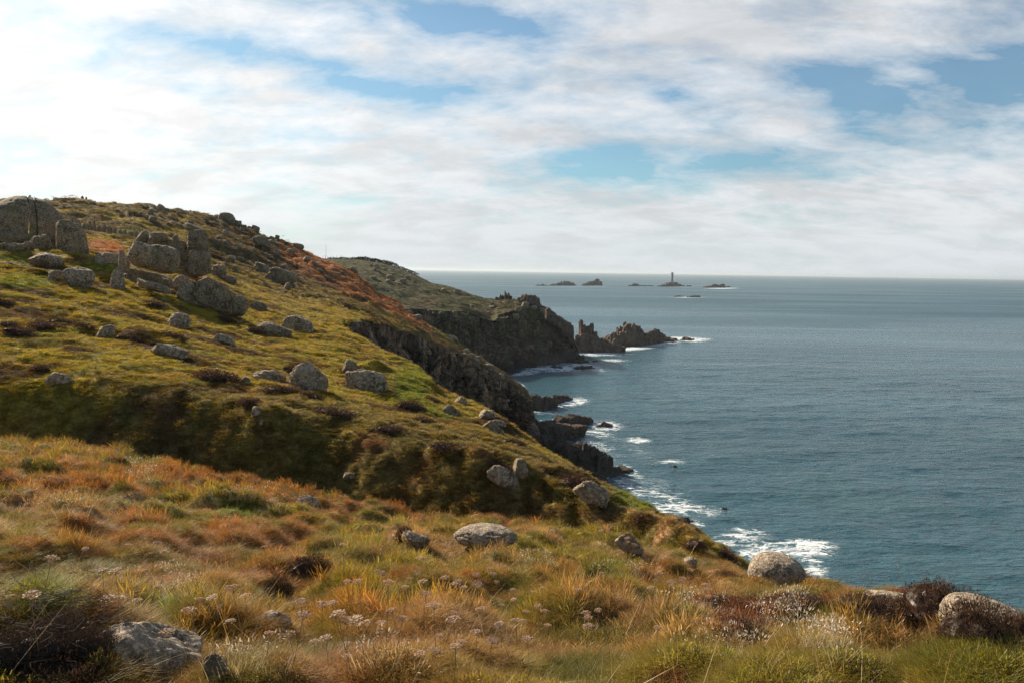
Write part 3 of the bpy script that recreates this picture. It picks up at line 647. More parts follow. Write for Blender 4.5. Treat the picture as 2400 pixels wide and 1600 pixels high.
rock(115, 634, 152, 661, 'small brown rock set in the turf bank below the low slab', p=3, r=60)
rock(163, 632, 214, 670, 'pale cracked rock in the turf bank below the standing stone', 'pale', r=59, p=4.5, n=30, depth=.8, taper=-.2, rough=.11)
rock(207, 594, 300, 632, 'long grey ledge between standing stone and main tor block', 'pale', r=68, p=5, n=30, depth=.5, rough=.09)
rock(278, 590, 299, 650, 'narrow pillar rock tucked left of the main tor block', 'pale', r=66, p=4, depth=1)
rock(258, 626, 296, 668, 'pointed rock standing below the main tor block', 'pale', r=60, p=3, n=30, taper=.55, rough=.13)
rock(286, 560, 378, 629, 'pale knobbly left lobe of the main tor block', 'pale', r=63, p=3.6, n=44, depth=.8, rough=.13, tilt=12, embed=.05, base=632)
rock(330, 570, 426, 641, 'smooth darker right lobe of the main tor block', r=63.6, p=3.8, n=44, depth=.9, jit=.08, rough=.06, tilt=10, embed=.05, base=643)
rock(299, 630, 408, 673, 'broad plinth slab carrying the main tor block, undercut by a dark joint', r=65.0, p=5, n=44, depth=.7, rough=.09, tilt=10, embed=.2)
rock(318, 650, 400, 680, 'thin pale slab lying below the plinth of the main tor block', 'pale', p=4, n=30, depth=.6, tilt=16, r=61)
# field wall behind the tor, and a pointed marker
for i, (x0, x1, y0, y1) in enumerate([(163, 174, 511, 529)]): rock(x0, y0, x1, y1, 'small pointed marker stone rising behind the tall standing stone', r=110, taper=.6, depth=1)
xs = 176; rs_ = np.random.default_rng(5)
while xs < 335:
    wv = rs_.uniform(7, 17); t0 = 524 + (xs - 176) * 0.17; hh = rs_.uniform(13, 18) + (9 if 208 < xs < 220 else 0)
    rock(xs, t0 + 12 - hh, xs + wv, t0 + 14, 'upright stone of the old field wall behind the tor' if not (208 < xs < 220) else 'tallest stone of the old field wall behind the tor', r=112 + (xs - 176) * .05, p=3.2, n=10, depth=.8, name='wall_stone', cat='stone', group='stones of the old field wall behind the tor'); xs += wv * .93
rock(320, 543, 350, 572, 'left of two flat slabs behind the main tor block', r=88, p=4.5, n=30, depth=.9)
rock(346, 543, 394, 572, 'longer right slab of two behind the main tor block', r=87, p=4.5, n=30, depth=.8, rough=.08)
rock(392, 554, 424, 600, 'broken pile rock left of the banded rock tower', r=86, p=3.5, n=30, rough=.16)
rock(414, 570, 446, 616, 'darker pile rock against the foot of the banded rock tower', r=85.5, p=4, n=30, rough=.14)
rock(440, 541, 488, 590, 'upper block of the rock tower, cut by horizontal cracks', r=84.5, p=7, n=44, depth=.9, embed=.02, rough=.045, jit=.06, grooves=((-.45, .045, .10), (.05, .045, .12), (.5, .04, .08)), base=590)
rock(443, 587, 494, 640, 'lower block of the rock tower standing on the bracken slope', r=84, p=7, n=44, depth=.9, embed=.15, rough=.06, taper=-.08, jit=.06, grooves=((.2, .04, .07),))
rock(492, 622, 534, 650, 'low boulder right of the rock tower foot', p=3.5, tilt=14)
rock(525, 645, 560, 668, 'small boulder downslope from the rock tower', p=3.5, tilt=20)
# long slabs running down from the tor
rock(405, 646, 456, 678, 'flat pale slab just right of the main tor plinth', 'pale', r=68, p=4.5, n=30, tilt=8)
rock(408, 660, 494, 706, 'cracked pale bedrock sloping down from the tor', 'pale', r=62, p=4, n=30, tilt=22, rough=.13, depth=.5)
rock(449, 646, 550, 718, 'big long grey boulder leaning downslope right of the tor', r=62, p=4.5, n=44, tilt=24, depth=.6, rough=.09)
rock(543, 694, 584, 731, 'rounded rock at the lower end of the long leaning boulder', r=61, p=3.2, n=30)
rock(580, 703, 632, 727, 'flat brown rock beyond the rounded rock on the slope', p=4, tilt=12)
rock(650, 730, 745, 773, 'flat-topped sunlit block jutting alone from the mid slope', 'pale', p=7, n=44, depth=.7, tilt=9, rough=.07)
rock(388, 726, 458, 768, 'pale domed outcrop in heather on the mid slope', 'pale', p=3, n=30, rough=.14)
rock(216, 750, 277, 789, 'whitish rock in heather left of the mid slope', 'pale', p=3.5, n=30, tilt=14, rough=.13)
rock(371, 786, 431, 834, 'pale tilted slab with a shadowed underside mid slope', 'pale', p=6, n=30, tilt=26, depth=.8, rough=.08)
rock(122, 858, 163, 900, 'lone pale rock in grass at the far left of the bank', 'pale', p=3.2, n=30, taper=.3)
rock(512, 776, 545, 806, 'small pale rock on the slope below the long slabs', 'pale', p=3.2, tilt=25)
rock(600, 745, 690, 790, 'low ragged outcrop beneath the flat-topped block', p=3.2, n=30, tilt=26, rough=.18, depth=.4)
rock(598, 850, 676, 894, 'flat grey outcrop left of the big slanted boulder', 'pale', p=3.5, n=30, tilt=26, rough=.16, depth=.5)
rock(690, 833, 772, 914, 'big slanted pale boulder with a lichened face mid slope', 'pale', p=3.6, n=44, tilt=38, depth=.5, rough=.12)
rock(556, 876, 594, 900, 'rounded stone at the end of the dark heather cushion', p=3.2)
rock(808, 842, 898, 915, 'square-shouldered boulder near the gully edge, capped with heather', 'pale', p=4.5, n=44, tilt=14, depth=.7, rough=.11)
rock(790, 838, 850, 878, 'low rock under heather left of the square-shouldered boulder', p=3.5, n=30)
rock(580, 950, 624, 978, 'upper pale rock poking out of the shaded bank', 'pale', p=3.4, n=30)
rock(600, 982, 622, 998, 'lower small pale rock under another in the shaded bank', 'pale', p=3)
rock(1058, 926, 1104, 948, 'sunlit flat rock on the edge of the gully', 'pale', p=5, tilt=14, n=30)
rock(1116, 954, 1170, 980, 'pinkish flat slab on the lower gully edge', 'pale', p=5, tilt=12, n=30)
rock(1153, 976, 1181, 998, 'square block under the pinkish flat slab', 'pale', p=6, n=30)
rock(1130, 985, 1185, 1016, 'ragged rock at the very edge below the square block', p=3.5, tilt=25)
rock(1040, 938, 1080, 975, 'long low rock in grass left of the pinkish slab', p=3.4, tilt=35, depth=.4)
rock(1182, 1072, 1256, 1124, 'rounded lichened boulder overhanging the shaded hollow', p=3.2, n=44, rough=.07, tilt=6, depth=.9, embed=.02, base=1126)
rock(1150, 1078, 1214, 1142, 'split rock with heather on top beside the overhanging boulder', 'pale', p=3.6, n=30, tilt=30, depth=.7)
rock(1368, 1126, 1421, 1186, 'steep pale rock face under a heather cap near the edge', 'pale', p=3.6, n=44, tilt=28, depth=.8, rough=.13)
rock(1455, 1257, 1510, 1300, 'leaning brown and white rock at the foot of the hollow', 'pale', p=3.6, n=30, tilt=40, depth=.5)
rock(806, 1100, 840, 1126, 'small rock in the deep shade of the hollow', 'granite', p=3.5, n=18)
# near meadow
rock(1062, 1246, 1216, 1280, 'long low lichened rock in the meadow, rounded like a shell', 'near', p=2.3, jit=.07, facet=.1, n=44, depth=.7, rough=.08, embed=.3)
rock(940, 1252, 1016, 1290, 'pale flat rock with a moss cap in the middle meadow', 'near', p=3.5, n=30, tilt=18, depth=.6)
rock(700, 1152, 748, 1190, 'small pointed grey rock among rust-red grass', 'near', p=3, n=30, taper=.35)
rock(1600, 1313, 1632, 1332, 'small round pale stone by the umbels on the crest', 'near', p=2.8)
rock(1749, 1308, 1892, 1376, 'large rounded boulder on the brink above the surf', 'near', p=2.5, n=44, depth=.8, rough=.035, embed=.35, tilt=6, jit=.05, facet=.1)
rock(2190, 1412, 2440, 1510, 'biggest near boulder at the right edge, yellow lichen on its back', 'near', p=2.3, n=44, depth=.7, rough=.03, embed=.5, tilt=12, jit=.05, facet=.1)
rock(205, 1488, 505, 1598, 'large jagged pale granite rock in the peat at the bottom left corner', 'near', p=3.6, n=44, depth=.7, rough=.085, embed=.9, tilt=8, jit=.22, seed=914)
rock(480, 1545, 530, 1598, 'crumbled dark stone right of the jagged corner rock', 'granite', p=3.2, n=30, rough=.2)
rock(590, 1442, 690, 1472, 'flat bare stone showing through grass in the near meadow', 'near', p=3, n=18, depth=.6, tilt=6, embed=.6)
rock(2010, 1392, 2150, 1412, 'low flat lichened stone on the crest before the sea', 'near', p=3, n=18, depth=.4, embed=.6)
# small rocks over the far ridge (every one its own)
rs_ = np.random.default_rng(21); cnt = 0
def ridge_y(px): return float(np.interp(px, [0, 200, 350, 440, 520, 600, 650, 700, 755, 838, 893, 975, 1044], [467, 471, 480, 490, 508, 545, 566, 581, 602, 639, 696, 744, 787]))
GRPS = 'small granite rocks strewn over the far ridge'
def ridge_label(px, py, w, d):
    sz = 'bigger granite rock' if w > 15 else 'small granite rock' if w > 10 else 'tiny granite rock'
    if d <= 4: return sz + (' on the skyline above the bracken' if px > 600 else ' on the skyline left of the bracken')
    if px < 470: return sz + ' on the slope above the rock tower'
    if px < 600: return sz + ' in the upper brown slope under the skyline' if d < 70 else sz + ' low on the brown slope right of the tower'
    if px < 740: return sz + ' at the top of the orange bracken' if d < 50 else sz + ' in the turf below the orange bracken'
    return sz + ' along the lower bracken edge by the headland'
for i in range(190):
    px = rs_.uniform(330, 900) if i > 26 else rs_.uniform(470, 770)
    y0 = ridge_y(px)
    d = rs_.beta(1.1, 2.0) * (150 if px < 700 else 90) + 3 if i > 26 else 1.5
    py = y0 + d
    if (px > 800 and d > 60) or (px > 690 and rs_.random() < .6): continue
    if px < 500 and 535 < py < 660: continue
    g = hit(px, py); 
    if math.hypot(g.x, g.y) < 90: continue
    w = rs_.uniform(6, 22) * (0.7 if d < 4 else 1); h = w * rs_.uniform(.35, .7)
    rock(px - w / 2, py - h, px + w / 2, py, ridge_label(px, py, w, d), 'granite' if rs_.random() < .7 else 'pale', p=rs_.uniform(3, 5), n=10, tilt=rs_.uniform(5, 30), rough=.16, name='ridge_rock', cat='rock', group=ridge_label(px, py, w, d).replace('rock', 'rocks', 1)); cnt += 1
for x0, y0, x1, y1, L in [(510, 498, 553, 522, 'largest slanting rock on the far skyline'), (594, 529, 606, 543, 'upright rock on the far skyline'), (690, 565, 708, 585, 'rounded rock capping the far ridge'), (430, 522, 480, 542, 'long slanting slab on the ridge above the rock tower'), (345, 504, 368, 520, 'grey rock high on the slope above the tor'),
                          (545, 575, 570, 592, 'pale block on the ridge slope'), (590, 612, 640, 640, 'steep rock face in the middle of the ridge slope'), (640, 622, 690, 668, 'rock face right of the steep one on the ridge slope'), (600, 560, 625, 590, 'pale rocks near the ridge top')]:
    rock(x0, y0, x1, y1, L, p=4, n=18, tilt=18, rough=.15)
# tumbled pinkish boulders on the spur
for i, (x, y, w) in enumerate([(1060, 802, 26), (1092, 826, 14), (1104, 838, 20), (1122, 842, 16), (1118, 854, 22), (1140, 852, 12), (1146, 866, 24), (1160, 872, 14), (1136, 876, 16), (1172, 885, 20), (1088, 832, 11), (1020, 782, 12), (990, 768, 10), (930, 722, 12), (958, 735, 14), (978, 748, 22)]):
    rock(x - w / 2, y - w * .75, x + w / 2, y, 'pinkish boulder tumbled along the spur beyond the gully', 'pale', p=3.8, n=18, rough=.13, tilt=rs_.uniform(-20, 20), name='spur_boulder', group='pinkish boulders along the spur')

def blocks(name, label, pts, mat, cat, seed=1, n=40, r=None, bs=(2, 5), tall=1.0, thick=0.5, group=None, facet=True):
    """a jagged rock mass: overlapping fractured blocks piled up under a skyline of (px, py_top, py_base)"""
    rs = np.random.default_rng(seed); cx = sum(p[0] for p in pts) / len(pts)
    xs = np.array([p[0] for p in pts], float); ts = np.array([p[1] for p in pts], float); bs_ = np.array([p[2] for p in pts], float)
    V, F, off = [], [], 0; org = None
    for i in range(n):
        px = xs[0] + (xs[-1] - xs[0]) * (i + rs.uniform(0, 1)) / n if i < n * .8 else rs.uniform(xs[0], xs[-1])
        t_, b_ = np.interp(px, xs, ts), np.interp(px, xs, bs_)
        rb = r if r else sea_r(px, b_)
        rb = rb + rs.uniform(0, 1) * thick * (xs[-1] - xs[0]) / FOC * rb
        base = at(px, b_, rb); 
        if not r: base.z = 0
        m_px = rb / FOC; H = max((b_ - t_) * m_px, 0.3)
        f = rs.uniform(.86, 1.0) if i % 3 == 0 else rs.uniform(.35, .95)
        hh = H * f; w = rs.uniform(*bs) * m_px; w = min(w, (xs[-1] - xs[0]) * m_px * .4)
        Vb, Fb = rock_shape(w / 2, w * rs.uniform(.7, 1.1) / 2, (hh + 1.0) / 2 * 1.02, 6, 10, .10, seed=seed * 1000 + i, taper=rs.uniform(.0, .35) * tall, facet=.3, jit=.12)
        Vb[:, 2] -= 1.0; Vb = Vb @ rotm(R(rs.normal() * 5 * tall), R(rs.normal() * 6 * tall), R(rs.uniform(0, 90))).T
        Vb = Vb + np.array(base); V.append(Vb); F.append(Fb + off); off += len(Vb)
    V = np.concatenate(V); org = V.mean(0); org[2] = V[:, 2].min() if r else 0
    o = mesh_np(name, V - org, np.concatenate(F), MT[mat], False, attrs={'turf': np.zeros(len(V))}); o.location = org
    return tag(o, label, cat, group)
def dplace(px, py):
    a, e = ae(px, py); j = int(np.argmin(np.abs(AZD - a))); q = PD.reshape(nrd, ncd, 3)[jc:, j]; ee = (q[:, 2] - EYE) / np.hypot(q[:, 0], q[:, 1]); k = np.nonzero(ee >= e)[0]
    return float(np.hypot(*q[int(k[0]) if len(k) else 60][:2]))
for i in range(34):
    px = rs_.uniform(860, 1330); y0 = float(np.interp(px, [860, 969, 1058, 1134, 1216, 1285, 1337], [612, 641, 673, 699, 706, 728, 765])); py = y0 + rs_.uniform(8, 40) * (1 if px < 1230 else .5)
    w = rs_.uniform(7, 19) if px < 1200 else rs_.uniform(10, 24)
    rock(px - w / 2, py - w * .55, px + w / 2, py, 'low grey outcrop on the grassy headland above its cliffs' if px < 1200 else 'grey crag block near the broken end of the headland', 'granite', r=dplace(px, py), p=4, n=10, rough=.16, name='headland_rock', cat='rock', group='outcrops on the grassy headland' if px < 1200 else 'crag blocks at the headland end')
# castle-like rocks on the headland
blocks('rock_pinnacle', 'jagged pinnacle with an upright finger of rock on the headland skyline', [(1164, 696, 706), (1172, 687, 706), (1182, 692, 706), (1186, 680, 706), (1191, 680, 706), (1194, 691, 706), (1208, 699, 706)], 'stack', 'rock', 3, 20, r=428, bs=(5, 8), thick=.1)
blocks('castle_rocks', 'stacked castle-like rocks crowning the end of the headland', [(1215, 700, 722), (1225, 690, 722), (1240, 691, 724), (1258, 691, 726), (1266, 710, 728), (1272, 716, 730)], 'stack', 'rock', 4, 22, r=410, bs=(12, 20), thick=.15, tall=.3)
blocks('headland_crag', 'stepped crag falling from the headland end towards the sea', [(1278, 722, 745), (1287, 719, 748), (1292, 733, 752), (1310, 742, 760), (1322, 750, 775), (1336, 757, 790), (1341, 758, 800)], 'stack', 'rock', 5, 34, r=398, bs=(8, 15), thick=.15, tall=.3)
blocks('cliff_foot_ledge', 'dark wave-washed ledge at the foot of the headland cliff', [(1216, 850, 862), (1260, 838, 858), (1300, 828, 852), (1335, 815, 850), (1360, 828, 852), (1378, 838, 850), (1398, 843, 848)], 'shore', 'rock', 6, 46, bs=(12, 24), thick=.12, tall=.3)
blocks('sea_rock', 'ragged low rock awash off the headland foot', [(1284, 862, 864), (1300, 855, 865), (1312, 858, 866), (1324, 864, 867)], 'shore', 'rock', 7, 14, bs=(8, 14), thick=.25)
blocks('sea_rock', 'smooth low whaleback rock in foam off the headland foot', [(1343, 864, 866), (1358, 857, 867), (1378, 856, 866), (1391, 861, 865)], 'shore', 'rock', 8, 12, bs=(14, 24), thick=.25)
# sea stack and islets behind
BASE_ = blocks('sea_stack', 'square reddish sea stack with its broad dark rock base', [(1340, 808, 828), (1350, 788, 826), (1359, 783, 826), (1376, 780, 826), (1394, 786, 826), (1400, 792, 826), (1412, 796, 826), (1440, 806, 827), (1460, 812, 826), (1472, 820, 825)], 'stack', 'sea stack', 9, 80, bs=(12, 28), thick=.10, tall=.3)
tw = blocks('tower', None, [(1361, 753, 806), (1367, 753, 806), (1373, 761, 806), (1379, 760, 806), (1386, 757, 806), (1392, 757, 806), (1395, 762, 806)], 'stack', None, 91, 16, r=sea_r(1380, 826) + 3, bs=(10, 15), thick=.25, tall=.25)
tw.location -= BASE_.location; tw.parent = BASE_
blocks('rocky_islet', 'long jagged islet tapering into surf right of the sea stack', [(1403, 798, 808), (1420, 790, 808), (1445, 776, 810), (1464, 760, 810), (1478, 757, 810), (1490, 763, 810), (1500, 775, 809), (1522, 780, 808), (1526, 774, 806), (1540, 775, 806), (1550, 784, 803), (1570, 792, 802), (1580, 790, 800), (1596, 799, 800)], 'stack', 'islet', 10, 110, bs=(10, 24), thick=.13)
blocks('sea_rock', 'last low rock in white surf off the jagged islet tip', [(1596, 795, 797), (1606, 789, 798), (1618, 792, 798), (1630, 795, 797)], 'stack', 'rock', 11, 12, bs=(8, 12), thick=.2)
# reefs far out
FARL = [('flat sliver of reef at the far left of the distant reefs', [(1259, 668, 670), (1270, 666, 670), (1284, 669, 670)], 8),
        ('long low hump of reef, second from the left on the horizon', [(1291, 668, 670), (1305, 664, 670), (1318, 659, 670), (1328, 658, 670), (1340, 663, 670), (1360, 668, 670)], 26),
        ('peaked reef with a double summit on the horizon', [(1366, 668, 670), (1378, 661, 670), (1390, 659, 670), (1397, 655, 670), (1403, 655, 670), (1406, 662, 670), (1420, 668, 670)], 26),
        ('low reef with a small hump left of the lighthouse', [(1475, 669, 671), (1484, 665, 671), (1490, 664, 671), (1498, 669, 671), (1520, 669, 671), (1545, 670, 671)], 18),
        ('domed reef carrying the lighthouse', [(1545, 669, 672), (1560, 666, 672), (1568, 661, 672), (1582, 660, 672), (1592, 666, 672), (1603, 670, 672)], 26),
        ('small flat skerry just right of the lighthouse reef', [(1609, 670, 672), (1616, 669, 672), (1624, 671, 672)], 6),
        ('lumpy reef with white surf at the right of the lighthouse', [(1653, 672, 675), (1668, 667, 675), (1680, 666, 675), (1686, 670, 675), (1693, 665, 675), (1706, 672, 674)], 22),
        ('nearer pair-left flat reef below the lighthouse', [(1578, 695, 696), (1590, 693, 696), (1604, 694, 696)], 8),
        ('nearer pair-right humped reef below the lighthouse', [(1614, 696, 697), (1626, 692, 697), (1640, 693, 697), (1646, 696, 697)], 10)]
for i, (L, P_, n_) in enumerate(FARL): blocks('distant_reef', L, P_, 'far', 'reef', 30 + i, n_, bs=(7, 13), thick=.25, group='reefs near the horizon')
# shore rocks below the gully cliff
blocks('shore_ledge', 'dark ledge reaching right into foam at the upper shore', [(1236, 925, 962), (1255, 926, 962), (1290, 928, 958), (1310, 922, 945), (1325, 924, 940), (1332, 934, 938)], 'shore', 'rock', 12, 36, bs=(14, 30), thick=.10)
blocks('shore_ledge', 'pair of long dark rocks ending in a low point behind the flat slabs', [(1290, 985, 1000), (1310, 972, 1000), (1340, 974, 998), (1370, 975, 994), (1394, 980, 988)], 'shore', 'rock', 13, 26, bs=(20, 36), thick=.08)
blocks('shore_slab', 'large flat-topped squared slabs at the foot of the cliff nose', [(1240, 975, 1030), (1270, 984, 1030), (1310, 990, 1028), (1345, 992, 1026), (1358, 1000, 1018)], 'shore', 'rock', 14, 16, bs=(40, 66), thick=.06, tall=.6)
blocks('shore_mass', 'big black sloping mass of shore rock running down to the water', [(1225, 1000, 1075), (1268, 1020, 1080), (1300, 1030, 1095), (1339, 1036, 1110), (1372, 1034, 1118), (1400, 1052, 1122), (1420, 1062, 1118), (1445, 1082, 1112), (1476, 1100, 1104)], 'shore', 'rock', 15, 80, bs=(22, 50), thick=.08)
blocks('shore_mass', 'lower black toe of shore rock disappearing behind the near slope', [(1330, 1085, 1120), (1370, 1098, 1132), (1400, 1106, 1136), (1425, 1118, 1138), (1440, 1130, 1134)], 'shore', 'rock', 16, 26, bs=(22, 40), thick=.06)
blocks('sea_rock', 'small pinkish rock ringed with foam off the flat slabs', [(1398, 998, 1000), (1412, 987, 1001), (1425, 988, 1001), (1436, 998, 1000)], 'stack', 'rock', 17, 8, bs=(14, 22), thick=.2)
blocks('sea_rock', 'tiny rock awash alone in open water below the black shore', [(1568, 1094, 1096), (1578, 1087, 1097), (1590, 1094, 1096)], 'shore', 'rock', 18, 6, bs=(7, 12), thick=.2)
blocks('sea_rock', 'tiny reddish rock at the end of the streaked foam', [(1693, 1190, 1192), (1699, 1186, 1192), (1705, 1190, 1192)], 'stack', 'rock', 19, 5, bs=(5, 8), thick=.2)
blocks('shore_ledge', 'small reddish rock pair showing beyond the near slope edge', [(1568, 1208, 1236), (1582, 1206, 1238), (1600, 1212, 1236), (1612, 1210, 1232), (1620, 1218, 1228)], 'stack', 'rock', 20, 14, bs=(12, 18), thick=.2)

# ------------------------------------------------------------------ lighthouse on the far reef
def lathe(name, prof, mat, parent, n=24):
    V = []; a = np.linspace(0, 2 * np.pi, n, endpoint=False)
    for r_, z_ in prof: V += [(r_ * math.cos(t), r_ * math.sin(t), z_) for t in a]
    F = []
    for j in range(len(prof) - 1):
        for i in range(n): F.append((j * n + i, j * n + (i + 1) % n, (j + 1) * n + (i + 1) % n, (j + 1) * n + i))
    return mesh_np(name, np.array(V), np.array(F), mat, False, parent)
MT['tower'] = mat_plain('tower_granite', (0.17, 0.13, 0.13), .8, .15, .3); MT['lantern'] = mat_plain('lantern_glass', (0.05, 0.06, 0.07), .2); MT['whitep'] = mat_plain('pale_metal', (0.28, 0.25, 0.25), .6)
rl = sea_r(1575, 670) + 8
b0 = at(1575, 662, rl); lh = empty('lighthouse', b0); tag(lh, 'tall tapered grey lighthouse standing on the domed reef at the horizon', 'lighthouse')
mp = rl / FOC; H = (662 - 639) * mp
lathe('tower', [(0, -3), (5.2, -3), (4.9, 0), (4.2, H * .15), (3.7, H * .4), (3.3, H * .78), (3.3, H * .79), (0, H * .79)], MT['tower'], lh)
lathe('gallery', [(0, H * .79), (4.9, H * .79), (5.0, H * .84), (5.0, H * .87), (0, H * .87)], MT['whitep'], lh)
lathe('lantern_room', [(0, H * .87), (2.6, H * .87), (2.6, H * .95), (0, H * .98)], MT['lantern'], lh)
lathe('helipad', [(0, H * .97), (5.2, H * .975), (5.2, H * .99), (0, H * .995)], MT['whitep'], lh)
for k in range(6): 
    c_, s_ = math.cos(k * 1.047), math.sin(k * 1.047)
    lathe('pad_strut', [(.25, H * .86), (.25, H * .98)], MT['tower'], lh, 6).location = (4.2 * c_, 4.2 * s_, 0)
for hz in (.25, .42, .58, .7):
    w_ = lathe('window', [(0, -.9), (.5, -.9), (.5, .9), (0, .9)], MT['lantern'], lh, 8); w_.location = (0.6, -(4.2 - hz * 1.15), H * hz)

# ------------------------------------------------------------------ the sea
def sea():
    a1 = np.concatenate([np.linspace(R(-170), R(-12), 40)[:-1], a_of(np.linspace(900, 2460, 640)), np.linspace(a_of(2460), R(170), 40)[1:]])
    rad = np.concatenate([[5, 40, 70, 90], np.exp(np.linspace(math.log(98), math.log(620), 560)), np.exp(np.linspace(math.log(630), math.log(3200), 90)), [4000, 5500, 8000, 12000, 18000, 26000, 34000]])
    A, Q = np.meshgrid(a1, rad); x, y = Q * np.sin(A), Q * np.cos(A); P_ = np.stack([x, y, 0 * x], -1).reshape(-1, 3); q = Q.ravel()
    z = np.zeros(len(P_)); foam = np.zeros(len(P_)); near = (q < 700) & (q > 80) & (np.abs(A.ravel() - R(10)) < R(30))
    c, s = math.cos(R(-14)), math.sin(R(-14)); pn = P_[near]
    u = np.stack([(pn[:, 0] * c - pn[:, 1] * s) * .4, pn[:, 0] * s + pn[:, 1] * c, 0 * q[near]], 1)
    z[near] = (fbm(u * 0.055, 4) * 0.9 + (0.5 - np.abs(fbm(u * 0.19 + 3, 4))) * 0.45) * (1 - sstep(q[near], 300, 650))
    px, py = pix(P_[:, 0], P_[:, 1], 0 * q)
    hx = 1 - sstep(q, 2500, 3200)
    for cx, cy, wx, wy, tl, k in FOAM:
        dx, dy = px - cx, py - cy; kk, ss = math.cos(R(tl)), math.sin(R(tl)); uu = (dx * kk + dy * ss) / wx; v2 = (dy * kk - dx * ss) / wy
        foam = np.maximum(foam, k * np.exp(-np.clip(uu * uu + v2 * v2, 0, 40)) * (q > 85))
    P_[:, 2] = z + foam * 0.15 * (q < 700)
    return tag(mesh_np('sea', P_, gridfaces(len(rad), len(a1))[:, ::-1], MT['sea'], True, attrs={'foam': foam}), kind='structure', label='blue green sea with small waves and foam by the rocks')
FOAM = [(1330, 946, 50, 9, -8, .9), (1270, 968, 40, 5, 0, .7), (1300, 865, 70, 8, 0, .85), (1360, 858, 60, 9, 10, .8), (1240, 872, 50, 7, -10, .7), (1215, 905, 20, 10, 30, .7), (1400, 830, 70, 5, 0, 1.0), (1350, 826, 40, 4, 0, .9), (1480, 818, 60, 5, -5, 1.0), (1555, 805, 40, 5, -8, .9),
        (1590, 793, 60, 4, 0, .9), (1625, 798, 30, 4, 0, 1.0), (1430, 845, 50, 4, 0, .6), (1420, 1000, 40, 12, 0, .85), (1400, 1018, 60, 10, 10, .5), (1495, 1032, 28, 6, 0, .95), (1400, 1045, 70, 16, 20, .42), (1480, 1110, 55, 14, 30, .5), (1470, 1140, 70, 16, 25, .62),
        (1560, 1165, 80, 12, 15, .55), (1600, 1192, 95, 16, 5, .78), (1575, 1085, 35, 8, 0, .6), (1625, 1232, 30, 14, 0, .8), (1560, 1200, 40, 10, 0, .7), (1730, 1265, 60, 14, -5, .72), (1850, 1290, 95, 16, 4, .95), (1790, 1300, 60, 14, 0, 1.0), (1895, 1280, 60, 12, 4, .95), (1905, 1330, 40, 26, 40, .85),
        (1700, 1275, 40, 8, 0, .7), (1760, 1250, 60, 10, 10, .5), (1330, 672, 50, 1.0, 0, .4), (1400, 671, 34, 1.0, 0, .45), (1600, 673, 50, 1.0, 0, .4), (1690, 676, 40, 1.4, 0, .95), (1612, 697, 44, 1.4, 0, .7), (1560, 671, 26, 1, 0, .4), (1640, 795, 30, 3, 0, .8), (1500, 1060, 90, 25, 30, .25), (1430, 925, 160, 30, 0, .18), (1545, 1150, 110, 40, 25, .3)]
sea()
seabed = mesh_np('seabed', [(-36000, -36000, -9.5), (36000, -36000, -9.5), (36000, 36000, -9.5), (-36000, 36000, -9.5)], np.array([[0, 1, 2, 3]]), MT['peat'], False); tag(seabed, kind='structure', label='dark seabed under the water')

# ------------------------------------------------------------------ haze
def haze():
    s, z0, z1 = 37000, -10.5, 78
    V = [(x, y, z) for z in (z0, z1) for x, y in ((-s, -s), (s, -s), (s, s), (-s, s))]
    F = [(3, 2, 1, 0), (4, 5, 6, 7), (0, 1, 5, 4), (1, 2, 6, 5), (2, 3, 7, 6), (3, 0, 4, 7)]
    m = bpy.data.materials.new('haze_air'); m.use_nodes = True; t = NT(m.node_tree); t.n.clear(); out = t.node('ShaderNodeOutputMaterial')
    v = t.node('ShaderNodeVolumePrincipled'); v.inputs['Color'].default_value = (0.66, 0.73, 0.78, 1); v.inputs['Density'].default_value = HAZE; v.inputs['Anisotropy'].default_value = 0.3
    t.l.new(v.outputs[0], out.inputs['Volume'])
    tag(mesh_np('haze', V, np.array(F), m, False), kind='stuff', label='thin sea haze filling the air')
HAZE = 0.000045
haze()

# ------------------------------------------------------------------ plants
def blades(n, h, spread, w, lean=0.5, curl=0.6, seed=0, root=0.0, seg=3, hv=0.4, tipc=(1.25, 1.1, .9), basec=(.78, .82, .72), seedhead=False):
    rs = np.random.default_rng(seed); V, F, vb, tip = [], [], [], []; off = 0
    for i in range(n):
        a = rs.uniform(0, 2 * np.pi); rad = spread * math.sqrt(rs.uniform()); x0, y0 = rad * math.cos(a), rad * math.sin(a)
        hh = h * (1 - hv + 2 * hv * rs.uniform()) * (1 - .35 * rad / max(spread, 1e-3)); th = a + rs.normal() * .7; ln = lean * rs.uniform(.2, 1) + rad / max(spread, 1e-3) * lean * .5; c = curl * rs.uniform(.2, 1)
        fx = rs.uniform(0, np.pi); wx, wy = math.cos(fx) * w / 2, math.sin(fx) * w / 2; b = rs.uniform()
        for k in range(seg + 1):
            t_ = k / seg; d = hh * (ln * t_ + c * t_ * t_ * .7); z = hh * t_ * math.sqrt(max(0.1, 1 - min(.85, (ln * .6 + c * t_ * .6) ** 2))) + root
            f = (1 - t_) ** .7 if not seedhead else (1.0 if k < seg - 1 else (3.2 if k == seg - 1 else .3))
            px_, py_ = x0 + math.cos(th) * d, y0 + math.sin(th) * d
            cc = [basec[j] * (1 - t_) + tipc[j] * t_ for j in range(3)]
            V += [(px_ - wx * f, py_ - wy * f, z), (px_ + wx * f, py_ + wy * f, z)]; vb += [b, b]; tip += [cc, cc]
        for k in range(seg): q = off + 2 * k; F.append((q, q + 1, q + 3, q + 2))
        off += 2 * (seg + 1)
    return np.array(V), np.array(F), np.array(vb), np.array(tip)
